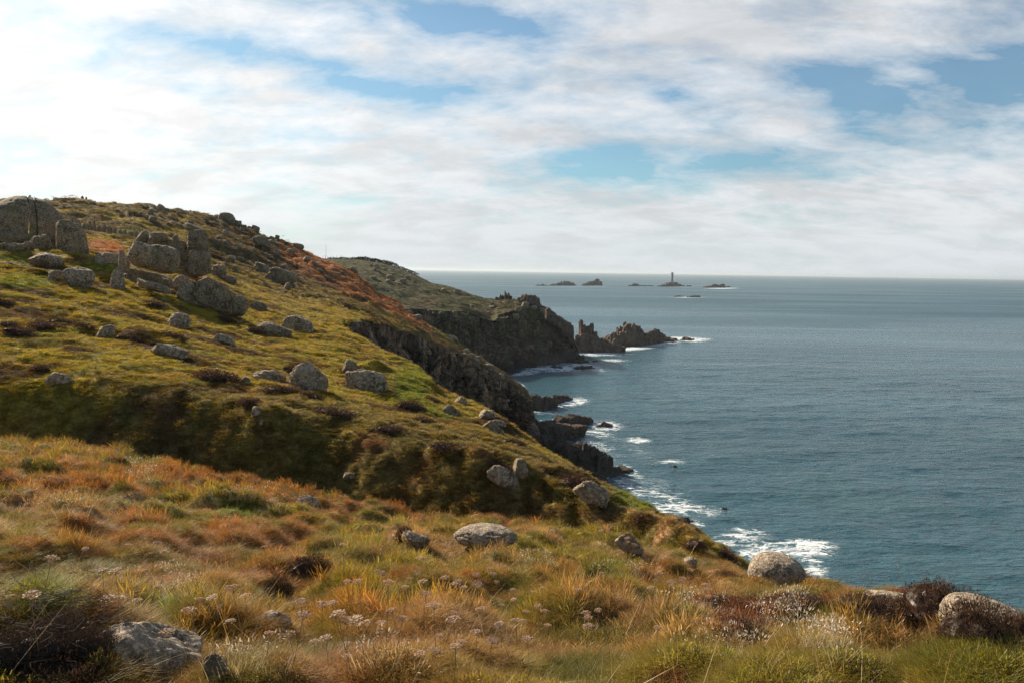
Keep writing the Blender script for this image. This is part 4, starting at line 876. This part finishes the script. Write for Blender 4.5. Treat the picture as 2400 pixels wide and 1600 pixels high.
def sprigs(n, rx, rz, size, seed=0, inner=.35, flat=.0):
    """a cushion of small leaf faces through a dome's volume"""
    rs = np.random.default_rng(seed); V = np.zeros((n, 4, 3)); 
    d = rs.normal(size=(n, 3)); d[:, 2] = np.abs(d[:, 2]); d /= np.linalg.norm(d, axis=1, keepdims=True)
    rad = rs.uniform(inner, 1, n) ** .5; lump = 1 + .22 * fbm(d * 2.2 + seed * 7, 3) * 2
    c = d * (rad * lump)[:, None] * np.array([rx, rx, rz])
    u = rs.normal(size=(n, 3)) * np.array([.5, .5, .5]) + d * .9; u /= np.linalg.norm(u, axis=1, keepdims=True); v = np.cross(u, rs.normal(size=(n, 3))); v /= np.linalg.norm(v, axis=1, keepdims=True)
    s = size * rs.uniform(.6, 1.5, n)[:, None]
    V[:, 0] = c - v * s * .35; V[:, 1] = c + v * s * .35; V[:, 2] = c + u * s * 2 + v * s * .15; V[:, 3] = c + u * s * 2 - v * s * .15
    return V.reshape(-1, 3), np.arange(4 * n).reshape(-1, 4), np.repeat(rs.uniform(size=n), 4), np.ones((4 * n, 3))
def cat_(parts):
    V, F, vb, tp, off = [], [], [], [], 0
    for v, f, b, t_ in parts: V.append(v); F.append(f + off); vb.append(b); tp.append(t_); off += len(v)
    return np.concatenate(V), np.concatenate(F), np.concatenate(vb), np.concatenate(tp)
def proto(name, part, mat):
    V, F, vb, tp = part; o = mesh_np(name, V, F, mat, False, attrs={'vb': vb, 'tip': tp}); COL.objects.unlink(o); return o

def gn_scatter(name, protos, P_, S_, rot, tint, pick, **tg):
    coll = bpy.data.collections.new(name + '_kinds')
    for i, o in enumerate(protos): o.name = '%s_kind_%02d' % (name, i); coll.objects.link(o)
    me = bpy.data.meshes.new(name); me.vertices.add(len(P_)); me.vertices.foreach_set('co', P_.astype(np.float32).ravel())
    for nm, ty, arr, key in (('scl', 'FLOAT_VECTOR', S_, 'vector'), ('rot', 'FLOAT_VECTOR', rot, 'vector'), ('tint', 'FLOAT_VECTOR', tint, 'vector'), ('pick', 'INT', pick, 'value')):
        a = me.attributes.new(nm, ty, 'POINT'); a.data.foreach_set(key, np.ascontiguousarray(arr, np.int32 if ty == 'INT' else np.float32).ravel())
    o = bpy.data.objects.new(name, me); COL.objects.link(o)
    g = bpy.data.node_groups.new(name, 'GeometryNodeTree'); g.interface.new_socket('Geometry', in_out='INPUT', socket_type='NodeSocketGeometry'); g.interface.new_socket('Geometry', in_out='OUTPUT', socket_type='NodeSocketGeometry')
    gi, go = g.nodes.new('NodeGroupInput'), g.nodes.new('NodeGroupOutput'); ci_ = g.nodes.new('GeometryNodeCollectionInfo'); ci_.inputs['Collection'].default_value = coll; ci_.inputs['Separate Children'].default_value = True; ci_.inputs['Reset Children'].default_value = True
    ip = g.nodes.new('GeometryNodeInstanceOnPoints'); ip.inputs['Pick Instance'].default_value = True; L = g.links.new
    mp_ = g.nodes.new('GeometryNodeMeshToPoints'); L(gi.outputs[0], mp_.inputs[0]); L(mp_.outputs[0], ip.inputs['Points']); L(ci_.outputs[0], ip.inputs['Instance'])
    def at_(nm, ty):
        a = g.nodes.new('GeometryNodeInputNamedAttribute'); a.data_type = ty; a.inputs[0].default_value = nm; return next(s for s in a.outputs if s.enabled and s.name == 'Attribute')
    L(at_('pick', 'INT'), ip.inputs['Instance Index']); L(at_('scl', 'FLOAT_VECTOR'), ip.inputs['Scale'])
    e2r = g.nodes.new('FunctionNodeEulerToRotation'); L(at_('rot', 'FLOAT_VECTOR'), e2r.inputs[0]); L(e2r.outputs[0], ip.inputs['Rotation']); L(ip.outputs[0], go.inputs[0])
    md = o.modifiers.new('scatter', 'NODES'); md.node_group = g
    return tag(o, **tg)

def gsample(j0, j1, n, rs, p0=-80, p1=2480, weight=None):
    """n points on the hillside grid between rows j0..j1, even over the picture plane's area of the slope"""
    k0, k1 = np.searchsorted(AZ, a_of(p0)), np.searchsorted(AZ, a_of(p1))
    G = GRID[j0:j1, k0:k1]; A = G[1:, :-1] - G[:-1, :-1]; B = G[:-1, 1:] - G[:-1, :-1]
    ar = np.linalg.norm(np.cross(A, B), axis=-1); c = G[:-1, :-1]; dist2 = (c[..., 0] ** 2 + c[..., 1] ** 2)
    w = ar / dist2 ** (weight if weight is not None else 1.0)
    cl_ = CLIFF.reshape(NR, NC)[j0:j1, k0:k1][:-1, :-1]; w = w * (cl_ < .5) * (c[..., 2] > 3)
    w = (w / w.sum()).ravel(); idx = rs.choice(len(w), n, p=w); jj, kk = idx // (G.shape[1] - 1), idx % (G.shape[1] - 1)
    u, v = rs.uniform(size=(2, n, 1)); return G[jj, kk] + u * A[jj, kk] + v * B[jj, kk]
CUM = np.concatenate([[0], np.cumsum(SEG)])
rs = np.random.default_rng(99)
# --- near meadow
pg = [proto('g', blades(50, .13, .07, .0032, .6, 1.2, 1), MT['blade']), proto('g', blades(50, .11, .08, .0034, .8, 1.4, 2), MT['blade']), proto('g', blades(40, .17, .06, .0030, .45, 1.0, 3), MT['blade']),
      proto('g', blades(64, .09, .10, .004, .9, 1.2, 4), MT['blade']), proto('g', blades(22, .27, .06, .0024, .25, .5, 5, seg=4, tipc=(1.25, 1.08, .95), seedhead=True), MT['blade']),
      proto('g', sprigs(150, .11, .09, .009, 6), MT['blade']), proto('g', blades(110, .16, .09, .0034, .8, 1.7, 8, tipc=(1.35, 1.2, .9)), MT['blade'])]
def kinds_near(P_, rs):
    n = len(P_); px, py = pix(P_[:, 0], P_[:, 1], P_[:, 2]); m = fbm(P_ * (1.1, 1.1, 0) + 8, 3); m2 = fbm(P_ * (.45, .45, 0) + 48, 3)
    k = rs.choice([0, 1, 3, 6], n, p=[.3, .3, .2, .2]); k = np.where((m > .12) & (rs.uniform(size=n) < .6), 6, k); k = np.where((m2 > .08) & (rs.uniform(size=n) < .15), 4, k)
    tall = (py < 1170) & (px < 900); k = np.where(tall & (rs.uniform(size=n) < .25), 4, k)
    k = np.where((m2 < -.15) & (rs.uniform(size=n) < .22), 5, k)
    return k
def scatter_grass(name, protos, P_, rs, base, kinds, sp=(.7, 1.35), zs=1.0, tintv=.22, **tg):
    n = len(P_); dist = np.hypot(P_[:, 0], P_[:, 1])
    sc = base(dist) * rs.uniform(*sp, n); tu = tuss(P_); nr_ = 1 - sstep(dist, 24, 32); tus = 1 + .45 * fbm(P_ * (1.6, 1.6, 0) + 5, 3) * 2 * (1 - nr_) + nr_ * (tu * .55 - .30)
    S_ = np.stack([sc, sc, sc * tus * zs], 1); rot = np.stack([rs.normal(size=n) * .14 + .05, rs.normal(size=n) * .14 + .06, rs.uniform(0, 6.28, n)], 1)
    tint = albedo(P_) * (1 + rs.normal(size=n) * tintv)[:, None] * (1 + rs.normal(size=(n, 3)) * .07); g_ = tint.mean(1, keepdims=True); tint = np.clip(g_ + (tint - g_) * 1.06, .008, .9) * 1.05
    ok = np.ones(n, bool); pk = kinds(P_, rs)
    for x_, y_, a_, b_ in ROCKS:
        if math.hypot(x_, y_) < 90: ok &= ((P_[:, 0] - x_) ** 2 + (P_[:, 1] - y_) ** 2) > (0.5 * min(a_, 1.3 * b_)) ** 2
    P_, pk, S_, rot, tint, sc = P_[ok], pk[ok], S_[ok], rot[ok], tint[ok], sc[ok]
    P_[:, 2] -= .015 * sc
    return gn_scatter(name, protos, P_, S_, rot, tint, pk, **tg)
Pn = gsample(CUM[1] - 4, CUM[5] + 10, 105000, rs, weight=.84)
pxn, pyn = pix(Pn[:, 0], Pn[:, 1], Pn[:, 2])
hz_ = np.zeros(len(Pn))
for b in [(1740, 1425, 150, 26), (1960, 1420, 130, 24), (2180, 1410, 100, 45), (1740, 1470, 80, 25), (60, 1560, 190, 70), (1600, 1590, 80, 20)]: hz_ += np.exp(-(((pxn - b[0]) / b[2]) ** 2 + ((pyn - b[1]) / b[3]) ** 2))
def kn(P_, rs):
    k = kinds_near(P_, rs); return np.where((hz_ > .4) & (rs.uniform(size=len(k)) < .85), 5, k)
peat = np.exp(-(((pxn - 90) / 150) ** 2 + ((pyn - 1570) / 55) ** 2)) > .5
keepm = ~(peat & (rs.uniform(size=len(Pn)) < .8)); Pn = Pn[keepm]; hz_ = hz_[keepm]
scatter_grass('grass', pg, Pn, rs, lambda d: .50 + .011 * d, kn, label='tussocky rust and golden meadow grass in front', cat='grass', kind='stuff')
# --- shaded bank and the slopes beyond
pf = [proto('s', blades(70, .26, .22, .020, .7, .9, 11, seg=2), MT['blade']), proto('s', blades(60, .20, .26, .022, .9, .8, 12, seg=2), MT['blade']), proto('s', sprigs(480, .27, .13, .013, 13), MT['blade']), proto('s', blades(46, .40, .16, .014, .35, .5, 14, seg=3), MT['blade'])]
def kf(P_, rs):
    n = len(P_); m = fbm(P_ * (.30, .42, 0) + 12, 4); k = rs.choice([0, 1, 3], n, p=[.45, .45, .1]); return np.where(m > .14, 2, k)
Pm = gsample(CUM[5], CUM[8] + 6, 105000, rs, weight=.9)
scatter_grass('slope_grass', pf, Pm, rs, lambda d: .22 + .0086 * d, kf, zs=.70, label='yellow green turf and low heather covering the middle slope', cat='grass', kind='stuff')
Pq = gsample(CUM[8], CUM[13] + 3, 70000, rs, p1=1290, weight=.95)
scatter_grass('ridge_grass', pf, Pq, rs, lambda d: .32 + .0062 * d, kf, zs=.50, label='brown and orange heath and bracken covering the far ridge', cat='grass', kind='stuff')

ii = rs.choice(len(fd), 9000); ii = ii[~isc[ii]]; Ph = PD[fd[ii, 0]]; nh = len(Ph); sh = rs.uniform(1.0, 2.6, nh)
gn_scatter('headland_heath', [pf[2].copy(), pf[0].copy()], Ph, np.stack([sh * 1.5, sh * 1.5, sh * .8], 1), np.stack([0 * sh, 0 * sh, rs.uniform(0, 6, nh)], 1), cd[fd[ii, 0]] * rs.uniform(.5, 1.35, (nh, 1)), rs.integers(0, 2, nh), label='low dull green heath covering the headland top', cat='heath', kind='stuff')

# --- dried umbels (each plant its own thing)
def umbel_meshes(seed):
    rs = np.random.default_rng(seed); n = 26; parts = []
    V, F, vb = [], [], []; off = 0
    for i in range(n):
        a = i * 2.4; rad = .036 * math.sqrt((i + .5) / n); x, y = rad * math.cos(a), rad * math.sin(a); z = .018 - 8 * rad * rad + rs.normal() * .0015
        for q in range(2):
            t_ = rs.uniform(0, 6.28); s = .0062 * rs.uniform(.8, 1.3); b = rs.uniform()
            pts = [(x + s * math.cos(t_ + k * 1.571), y + s * math.sin(t_ + k * 1.571), z + rs.normal() * .0016) for k in range(4)]
            V += pts; F.append((off, off + 1, off + 2, off + 3)); vb += [b] * 4; off += 4
        V += [(-.0007, 0, -.018), (.0007, 0, -.018), (x + .0007, y, z), (x - .0007, y, z)]; F.append((off, off + 1, off + 2, off + 3)); vb += [.4] * 4; off += 4
    head = (np.array(V), np.array(F), np.array(vb), np.ones((len(V), 3)))
    h = .30; V, F = [], []
    for k in range(6):
        t_ = k / 5; x = .03 * math.sin(t_ * 1.6 + seed); 
        for q in range(3): V.append((x + .0018 * math.cos(q * 2.09) * (1.2 - .5 * t_), .0018 * math.sin(q * 2.09), h * t_))
    for k in range(5):
        for q in range(3): F.append((k * 3 + q, k * 3 + (q + 1) % 3, k * 3 + 3 + (q + 1) % 3, k * 3 + 3 + q))
    st_ = (np.array(V), np.array(F), np.full(len(V), .5), np.ones((len(V), 3)))
    tipx = .03 * math.sin(1.6 + seed)
    mh = mesh_np('flower_head', head[0] + (tipx, 0, h + .016), head[1], MT['umbel'], False, attrs={'vb': head[2], 'tip': head[3]}); ms = mesh_np('stem', *st_[:2], MT['stalk'], False, attrs={'vb': st_[2], 'tip': st_[3]})
    mh_, ms_ = mh.data, ms.data; bpy.data.objects.remove(mh); bpy.data.objects.remove(ms); return mh_, ms_
UM = [umbel_meshes(k) for k in range(4)]
ur = np.random.default_rng(12)
spots = [(85, 1455), (300, 1350), (350, 1345), (375, 1362), (290, 1400), (240, 1420), (270, 1445), (320, 1465), (520, 1432), (600, 1435), (565, 1500), (95, 1545), (205, 1330), (395, 1560), (780, 1545), (860, 1545), (740, 1530), (812, 1570), (895, 1520), (820, 1600), (1145, 1485), (1170, 1490), (1215, 1495), (1275, 1480), (1400, 1440), (1380, 1490), (1375, 1500), (1370, 1460), (1110, 1530), (1075, 1540), (1000, 1580), (1010, 1600), (985, 1440), (930, 1495), (700, 1500), (720, 1480), (760, 1490), (840, 1410), (815, 1405), (1530, 1510), (1560, 1430), (1580, 1410)]
for _ in range(85):
    q = ur.random()
    if q < .35: spots.append((ur.uniform(950, 1700), ur.normal(1385, 30)))
    elif q < .6: spots.append((ur.uniform(1250, 1720), 1268 + (ur.uniform(-12, 40))))
    elif q < .85: spots.append((ur.uniform(600, 1300), ur.uniform(1430, 1590)))
    else: spots.append((ur.uniform(0, 900), ur.uniform(1330, 1590)))
for i, (px, py) in enumerate(spots):
    g = hit(px, py + 55 if py > 1350 else py + 18); r_ = math.hypot(g.x, g.y)
    if r_ < 3.2 or r_ > 22: continue
    s = ur.uniform(.65, 1.0) * (1 + max(0, r_ - 6) * .05)
    o = empty('wild_carrot', g, ur.uniform(0, 6.28)); o.scale = (s, s, s * ur.uniform(.7, 1.1)); o.rotation_euler = (ur.normal() * .12, ur.normal() * .12, ur.uniform(0, 6.28))
    tag(o, ('tall' if s > .95 else 'short') + ' dried pinkish brown umbel ' + ('on the rim of the meadow above the shaded hollow' if r_ > 13 else ('in the near meadow beside the peat and jagged rock' if px < 650 else 'in the middle of the near meadow' if px < 1250 else 'in the right part of the near meadow')), 'plant', 'dried umbels of the meadow')
    mh, ms = UM[i % 4]
    for nm, me in (('flower_head', mh), ('stem', ms)): c = bpy.data.objects.new(nm, me); COL.objects.link(c); c.parent = o

# --- dry stalks, white flowers
pw = [proto('w', cat_([blades(9, .18, .06, .0022, .4, .3, 40), tuple([sprigs(14, .055, .02, .0065, 41)[0] + (0, 0, .15), *sprigs(14, .055, .02, .0065, 41)[1:]])]), MT['thrift'])]
wp = []
for cx, cy, sx, sy, n_ in [(340, 1100, 40, 12, 40), (360, 1120, 40, 10, 30), (580, 1170, 60, 10, 40), (690, 1180, 60, 20, 30), (410, 1380, 25, 25, 26), (455, 1400, 20, 25, 20), (1260, 1325, 60, 10, 26), (1300, 1330, 60, 14, 20), (1480, 1355, 70, 16, 40), (1620, 1440, 60, 20, 36), (1840, 1430, 50, 20, 46), (1900, 1500, 45, 30, 60), (1950, 1530, 40, 30, 50), (1790, 1480, 80, 30, 40), (1700, 1540, 90, 30, 30), (560, 1590, 60, 12, 30), (880, 1590, 80, 10, 20), (120, 1195, 90, 20, 40), (250, 720, 100, 30, 0)]:
    for _ in range(n_ // 3):
        g = hit(rs.normal(cx, sx * .6), min(rs.normal(cy, sy * .6) + 10, 1620)); 
        if 3 < math.hypot(g.x, g.y) < 24: wp.append(g)
wp = np.array(wp); n_ = len(wp); sc_ = rs.uniform(.6, 1.0, n_) * (1 + .04 * np.hypot(wp[:, 0], wp[:, 1]))
gn_scatter('white_flowers', pw, wp, np.stack([sc_] * 3, 1), np.stack([0 * sc_, 0 * sc_, rs.uniform(0, 6, n_)], 1), np.ones((n_, 3)), np.zeros(n_), label='tiny whitish flower heads dotted through the meadow', cat='flowers', kind='stuff')
pd_ = [proto('d', blades(6, .34, .10, .0050, .9, .5, 50, seg=4, tipc=(1.2, 1.1, 1), basec=(1, 1, 1)), MT['stalk']), proto('d', blades(4, .28, .05, .0045, 1.1, .3, 51, seg=4, tipc=(1.2, 1.1, 1), basec=(1, 1, 1)), MT['stalk'])]
Pd = gsample(CUM[1], CUM[4], 420, rs, weight=.8)
gn_scatter('dry_stalks', pd_, Pd, np.stack([rs.uniform(.5, 1.15, len(Pd))] * 3, 1), np.stack([rs.normal(size=len(Pd)) * .3, rs.normal(size=len(Pd)) * .3, rs.uniform(0, 6, len(Pd))], 1), np.ones((len(Pd), 3)), rs.integers(0, 2, len(Pd)), label='bleached bent stalks standing in the meadow grass', cat='stalks', kind='stuff')

# --- heather cushions (each its own)
def cushion_mesh(seed, fine=False):
    V, F, vb, tp = cat_([sprigs(9000, 1.0, .62, .017, seed, .5), sprigs(1200, .95, .55, .03, seed + 1, .3)] if fine else [sprigs(1500, 1.0, .62, .045, seed, .55), sprigs(500, .85, .45, .06, seed + 1, .3)])
    D, Fd = rock_shape(.82, .82, .34, 2.4, 10, .12, seed=seed); D[:, 2] -= .18
    V2 = np.concatenate([V, D]); return mesh_np('heather_cushion', V2, [F, Fd + len(V)], MT['heath'], False, attrs={'vb': np.concatenate([vb, np.full(len(D), .1)]), 'tip': np.ones((len(V2), 3))})
CUH = []
for k in range(5):
    o = cushion_mesh(60 + 3 * k); CUH.append(o.data); bpy.data.objects.remove(o)
CUF = []
for k in range(3): o = cushion_mesh(160 + 3 * k, True); CUF.append(o.data); bpy.data.objects.remove(o)
HC = [(462, 858, 560, 896, 'darkest long heather cushion lying beside a rounded stone mid slope'), (620, 893, 712, 922, 'heather cushion below the flat grey outcrop'), (690, 908, 756, 934, 'heather cushion right below the big slanted boulder'), (925, 925, 1000, 962, 'dark heather cushion near the gully edge, centre of slope'),
      (960, 968, 1020, 992, 'lower heather cushion near the gully edge'), (1120, 1062, 1200, 1112, 'heather mat capping the split rock by the overhanging boulder'), (1300, 1096, 1400, 1150, 'heather cap on the steep pale rock near the edge'), (800, 848, 858, 876, 'heather on top of the square-shouldered boulder'),
      (0, 748, 50, 772, 'heather cushion at the left edge of the slope'), (20, 762, 100, 788, 'long heather cushion low at the far left slope'), (80, 748, 150, 772, 'third heather cushion of the far left row'), (-20, 690, 30, 720, 'heather bush cut by the left edge of the view'), (170, 750, 222, 770, 'heather beside the whitish rock'), (330, 700, 390, 722, 'heather cushion above the pale domed outcrop'),
      (275, 775, 330, 800, 'heather cushion right of the whitish rock'), (370, 770, 430, 792, 'heather behind the pale tilted slab'), (120, 740, 170, 758, 'small heather cushion on the left slope'), (500, 735, 560, 760, 'heather cushion below the long leaning boulder'), (575, 755, 620, 785, 'dark heather cushion under the flat-topped block'), (660, 850, 700, 872, 'mossy heather hump left of the slanted boulder'),
      (80, 850, 130, 872, 'heather beside the lone pale rock'), (740, 950, 830, 975, 'heather cushion above the shaded bank'), (560, 920, 620, 950, 'heather overhanging the pale rocks in the shaded bank'), (880, 990, 960, 1018, 'heather cushion on the rim of the shaded bank'), (1010, 1030, 1090, 1060, 'heather on the rim near the overhanging boulder'), (1175, 1018, 1230, 1042, 'heather tuft on the lit edge slope'),
      (1260, 1085, 1310, 1110, 'heather tuft above the rock face by the edge'), (1480, 1200, 1540, 1230, 'dark heather hump on the near slope edge'), (1600, 1262, 1660, 1292, 'heather hump low on the near slope edge'), (1660, 1285, 1730, 1315, 'last heather hump before the rounded boulder'),
      (925, 1234, 972, 1268, 'dark green moss dome on the pale flat rock'), (480, 590, 520, 606, 'dark shrub by the rock tower'), (2110, 1370, 2290, 1470, 'big purple brown heather dome left of the largest near boulder'), (2210, 1400, 2360, 1520, 'heather spilling down in front of the largest near boulder'), (2060, 1412, 2170, 1470, 'low heather tongue left of the big heather dome'), (2330, 1440, 2440, 1530, 'heather at the foot of the largest near boulder by the right edge'), (1640, 1405, 1760, 1440, 'heather mat in the right meadow, left one'), (1800, 1405, 1960, 1440, 'heather mat in the right meadow, middle one'),
      (1960, 1408, 2120, 1452, 'heather mat in the right meadow, right one'), (1680, 1460, 1800, 1495, 'lower heather mat in the right meadow'), (2370, 1490, 2470, 1530, 'heather mat cut by the right edge'), (670, 1300, 780, 1360, 'dark dead heather clump in the near left meadow'), (600, 1345, 690, 1420, 'dark clump beside the dead heather in the near meadow')]
HC += [(-40, 1490, 110, 1560, 'black dead heather on the peat at the left edge'), (60, 1470, 200, 1540, 'dead heather crest over the peat left of the jagged rock'), (150, 1490, 270, 1560, 'dead heather clump against the jagged corner rock'), (20, 1530, 190, 1598, 'lowest dead heather clump in the corner peat')]
MT['dead'] = mat_leaf('dead_heather', (0.078, 0.048, 0.034), 0.1, 0.7, False); CUD = CUF[0].copy(); CUD.materials[0] = MT['dead']
hr = np.random.default_rng(8)
for i, (x0, y0, x1, y1, L) in enumerate(HC):
    cx = (x0 + x1) / 2; g = hit(cx, min(y1, 1590)); d_ = (g - Vector((0, 0, EYE))).length; w = (x1 - x0) / FOC * d_; h = (y1 - y0) / FOC * d_
    a = math.atan2(g.x, g.y); o = bpy.data.objects.new('heather_clump', CUD if 'dead heather' in L else CUF[i % 3] if (cx > 1560 or y1 > 1320) else CUH[i % 5]); COL.objects.link(o)
    o.location = g + Vector((math.sin(a), math.cos(a), 0)) * w * .25 - Vector((0, 0, h * .12)); sl = cx < 1700 and y1 < 1230; o.scale = (w / 2.1 * (1.2 if sl else 1), w / 2.6 * (1.15 if sl else 1), h / .72 * (.7 if sl else 1)); o.rotation_euler = (0, R(10) if (cx < 1500 and y1 < 1200) else 0, -a + hr.uniform(-.25, .25)); tag(o, L, 'heather')
# --- gorse on the headland skyline, and dead heather in the corner
gm_ = sprigs(260, 1, .8, .12, 90, .4); go_ = mesh_np('gorse_bush', gm_[0], gm_[1], MT['gorse'], False, attrs={'vb': gm_[2], 'tip': gm_[3]}); gme = go_.data; bpy.data.objects.remove(go_)
def dhit(px):
    j = int(np.argmin(np.abs(PXD - px))); q = PD.reshape(nrd, ncd, 3)[jc + 20:, j]; k = int(np.argmax((q[:, 2] - EYE) / np.hypot(q[:, 0], q[:, 1]))); return Vector(q[k])
for i in range(44):
    px = 775 + i * 4.6 + hr.uniform(-2, 2); g = dhit(px); s = hr.uniform(.8, 2.0) * (1.2 if 840 < px < 925 else .7)
    o = bpy.data.objects.new('gorse_bush', gme); COL.objects.link(o); o.location = g; o.scale = (s * 1.4, s * 1.4, s); o.rotation_euler = (0, 0, hr.uniform(0, 6)); tag(o, 'dark low bush on the skyline of the headland', 'bush', 'bushes along the headland skyline')
def twigs(seed, n=60):
    rs = np.random.default_rng(seed); V, F, vb = [], [], []; off = 0
    for i in range(n):
        p = np.array([rs.normal() * .20, rs.normal() * .16, .02 + abs(rs.normal()) * .06]); d = rs.normal(size=3) * (1, 1, .5); d /= np.linalg.norm(d); b = rs.uniform(); w = rs.uniform(.0010, .0028)
        for k in range(7):
            V += [p + (0, 0, w), p - (0, 0, w) + d[[1, 0, 2]] * w]; vb += [b, b]; d = d + rs.normal(size=3) * .45; d /= np.linalg.norm(d); p = p + d * .022
        for k in range(6): q = off + 2 * k; F.append((q, q + 1, q + 3, q + 2))
        off += 14
    return np.array(V), np.array(F), np.array(vb), np.ones((len(V), 3))
for i, (px, py, s, L) in enumerate([(40, 1500, 1.2, 'tangle of dead heather twigs in the peat at the left edge'), (150, 1500, 1.1, 'dead twigs curling over the peat left of the jagged rock'), (235, 1520, .9, 'dead twigs touching the jagged corner rock'), (110, 1560, 1.1, 'lowest tangle of dead twigs in the corner peat'), (715, 1340, 1.3, 'bare twigs of the dark dead clump'), (700, 1470, .9, 'bleached dead twigs in the grass')]):
    g = hit(px, py); t_ = twigs(i); o = mesh_np('dead_twigs', t_[0], t_[1], MT['twig'], False, attrs={'vb': t_[2], 'tip': t_[3]}); o.location = g + Vector((0, 0, .10 if px < 250 else .04)); s *= .6; o.scale = (s, s, s); tag(o, L, 'twigs', kind='stuff')
# ------------------------------------------------------------------ people and posts on the skyline
MT['coat'] = mat_plain('dark_coat', (0.03, 0.035, 0.05)); MT['blue'] = mat_plain('blue_jacket', (0.05, 0.16, 0.22))
def person(loc, label, mat, pose='stand', face=0, group=None):
    if pose == 'stand':
        v = [(0, 0, .95), (0, 0, 1.2), (0, 0, 1.42), (0, 0, 1.52), (0, 0, 1.68), (.1, 0, .9), (.12, -.03, .5), (.13, 0, .06), (.13, -.14, .03), (-.1, 0, .9), (-.12, .05, .5), (-.13, .06, .06), (-.13, -.08, .03), (.2, 0, 1.4), (.26, 0, 1.13), (.25, -.08, .88), (-.2, 0, 1.4), (-.26, 0, 1.13), (-.25, -.08, .88)]
    else:
        v = [(0, 0, .12), (0, -.02, .4), (0, -.03, .62), (0, -.04, .72), (0, -.06, .88), (.1, -.05, .12), (.13, -.42, .32), (.13, -.5, -.05), (.13, -.62, -.08), (-.1, -.05, .12), (-.13, -.42, .32), (-.13, -.5, -.05), (-.13, -.62, -.08), (.2, -.02, .6), (.27, -.12, .38), (.15, -.34, .34), (-.2, -.02, .6), (-.27, -.12, .38), (-.15, -.34, .34)]
    e = [(0, 1), (1, 2), (2, 3), (3, 4), (0, 5), (5, 6), (6, 7), (7, 8), (0, 9), (9, 10), (10, 11), (11, 12), (2, 13), (13, 14), (14, 15), (2, 16), (16, 17), (17, 18)]
    rad = [.16, .15, .17, .06, .11, .1, .07, .05, .045, .1, .07, .05, .045, .07, .05, .04, .07, .05, .04]
    me = bpy.data.meshes.new('person'); me.from_pydata(v, e, []); me.materials.append(mat); o = bpy.data.objects.new('person', me); COL.objects.link(o)
    sk = o.modifiers.new('skin', 'SKIN'); o.modifiers.new('s', 'SUBSURF').levels = 1
    for i, q in enumerate(me.skin_vertices[0].data): q.radius = (rad[i], rad[i]); q.use_root = (i == 0)
    o.location = loc; o.rotation_euler = (0, 0, face); return tag(o, label, 'person', group)
def sky_pt(px):
    j = int(np.clip(np.searchsorted(AZ, a_of(px, 470)), 1, NC - 1)); e = (GZ[:, j] - EYE) / GR[:, j]; k = int(np.argmax(e)); return Vector(GRID[k, j])
person(sky_pt(191) - Vector((0, 0, 1.0)), 'walker in dark clothes on the far skyline, the left of two', MT['coat'], face=.4)
person(sky_pt(200) - Vector((0, 0, 1.05)), 'walker in dark clothes on the far skyline, the right of two', MT['coat'], face=-.5)
gp = at(70, 482, 79.5); person(gp, 'person in a blue jacket sitting on top of the huge split boulder', MT['blue'], 'sit', 1.2)
def post(loc, h, label, name='fence_post', cat='post', group=None, w=.09):
    V = []; 
    for z_ in (-.3, h): V += [(w * math.cos(k * 1.047), w * math.sin(k * 1.047), z_) for k in range(6)]
    V += [(0, 0, h + w)]
    F4 = [(k, (k + 1) % 6, 6 + (k + 1) % 6, 6 + k) for k in range(6)]; F3 = [(6 + k, 6 + (k + 1) % 6, 12) for k in range(6)]
    o = mesh_np(name, V, [np.array(F4), np.array(F3)], MT['stalk'] if 0 else MT['coat'], False); o.location = loc; return tag(o, label, cat, group)
for px in (758, 764, 770, 777, 782, 790, 799, 803): post(dhit(px), hr.uniform(1.6, 2.3), 'thin dark fence post on the skyline where ridge meets headland', group='fence posts on the skyline')
post(dhit(766), 8.5, 'tall thin flagpole on the skyline above the posts', 'flagpole', 'pole', w=.07)
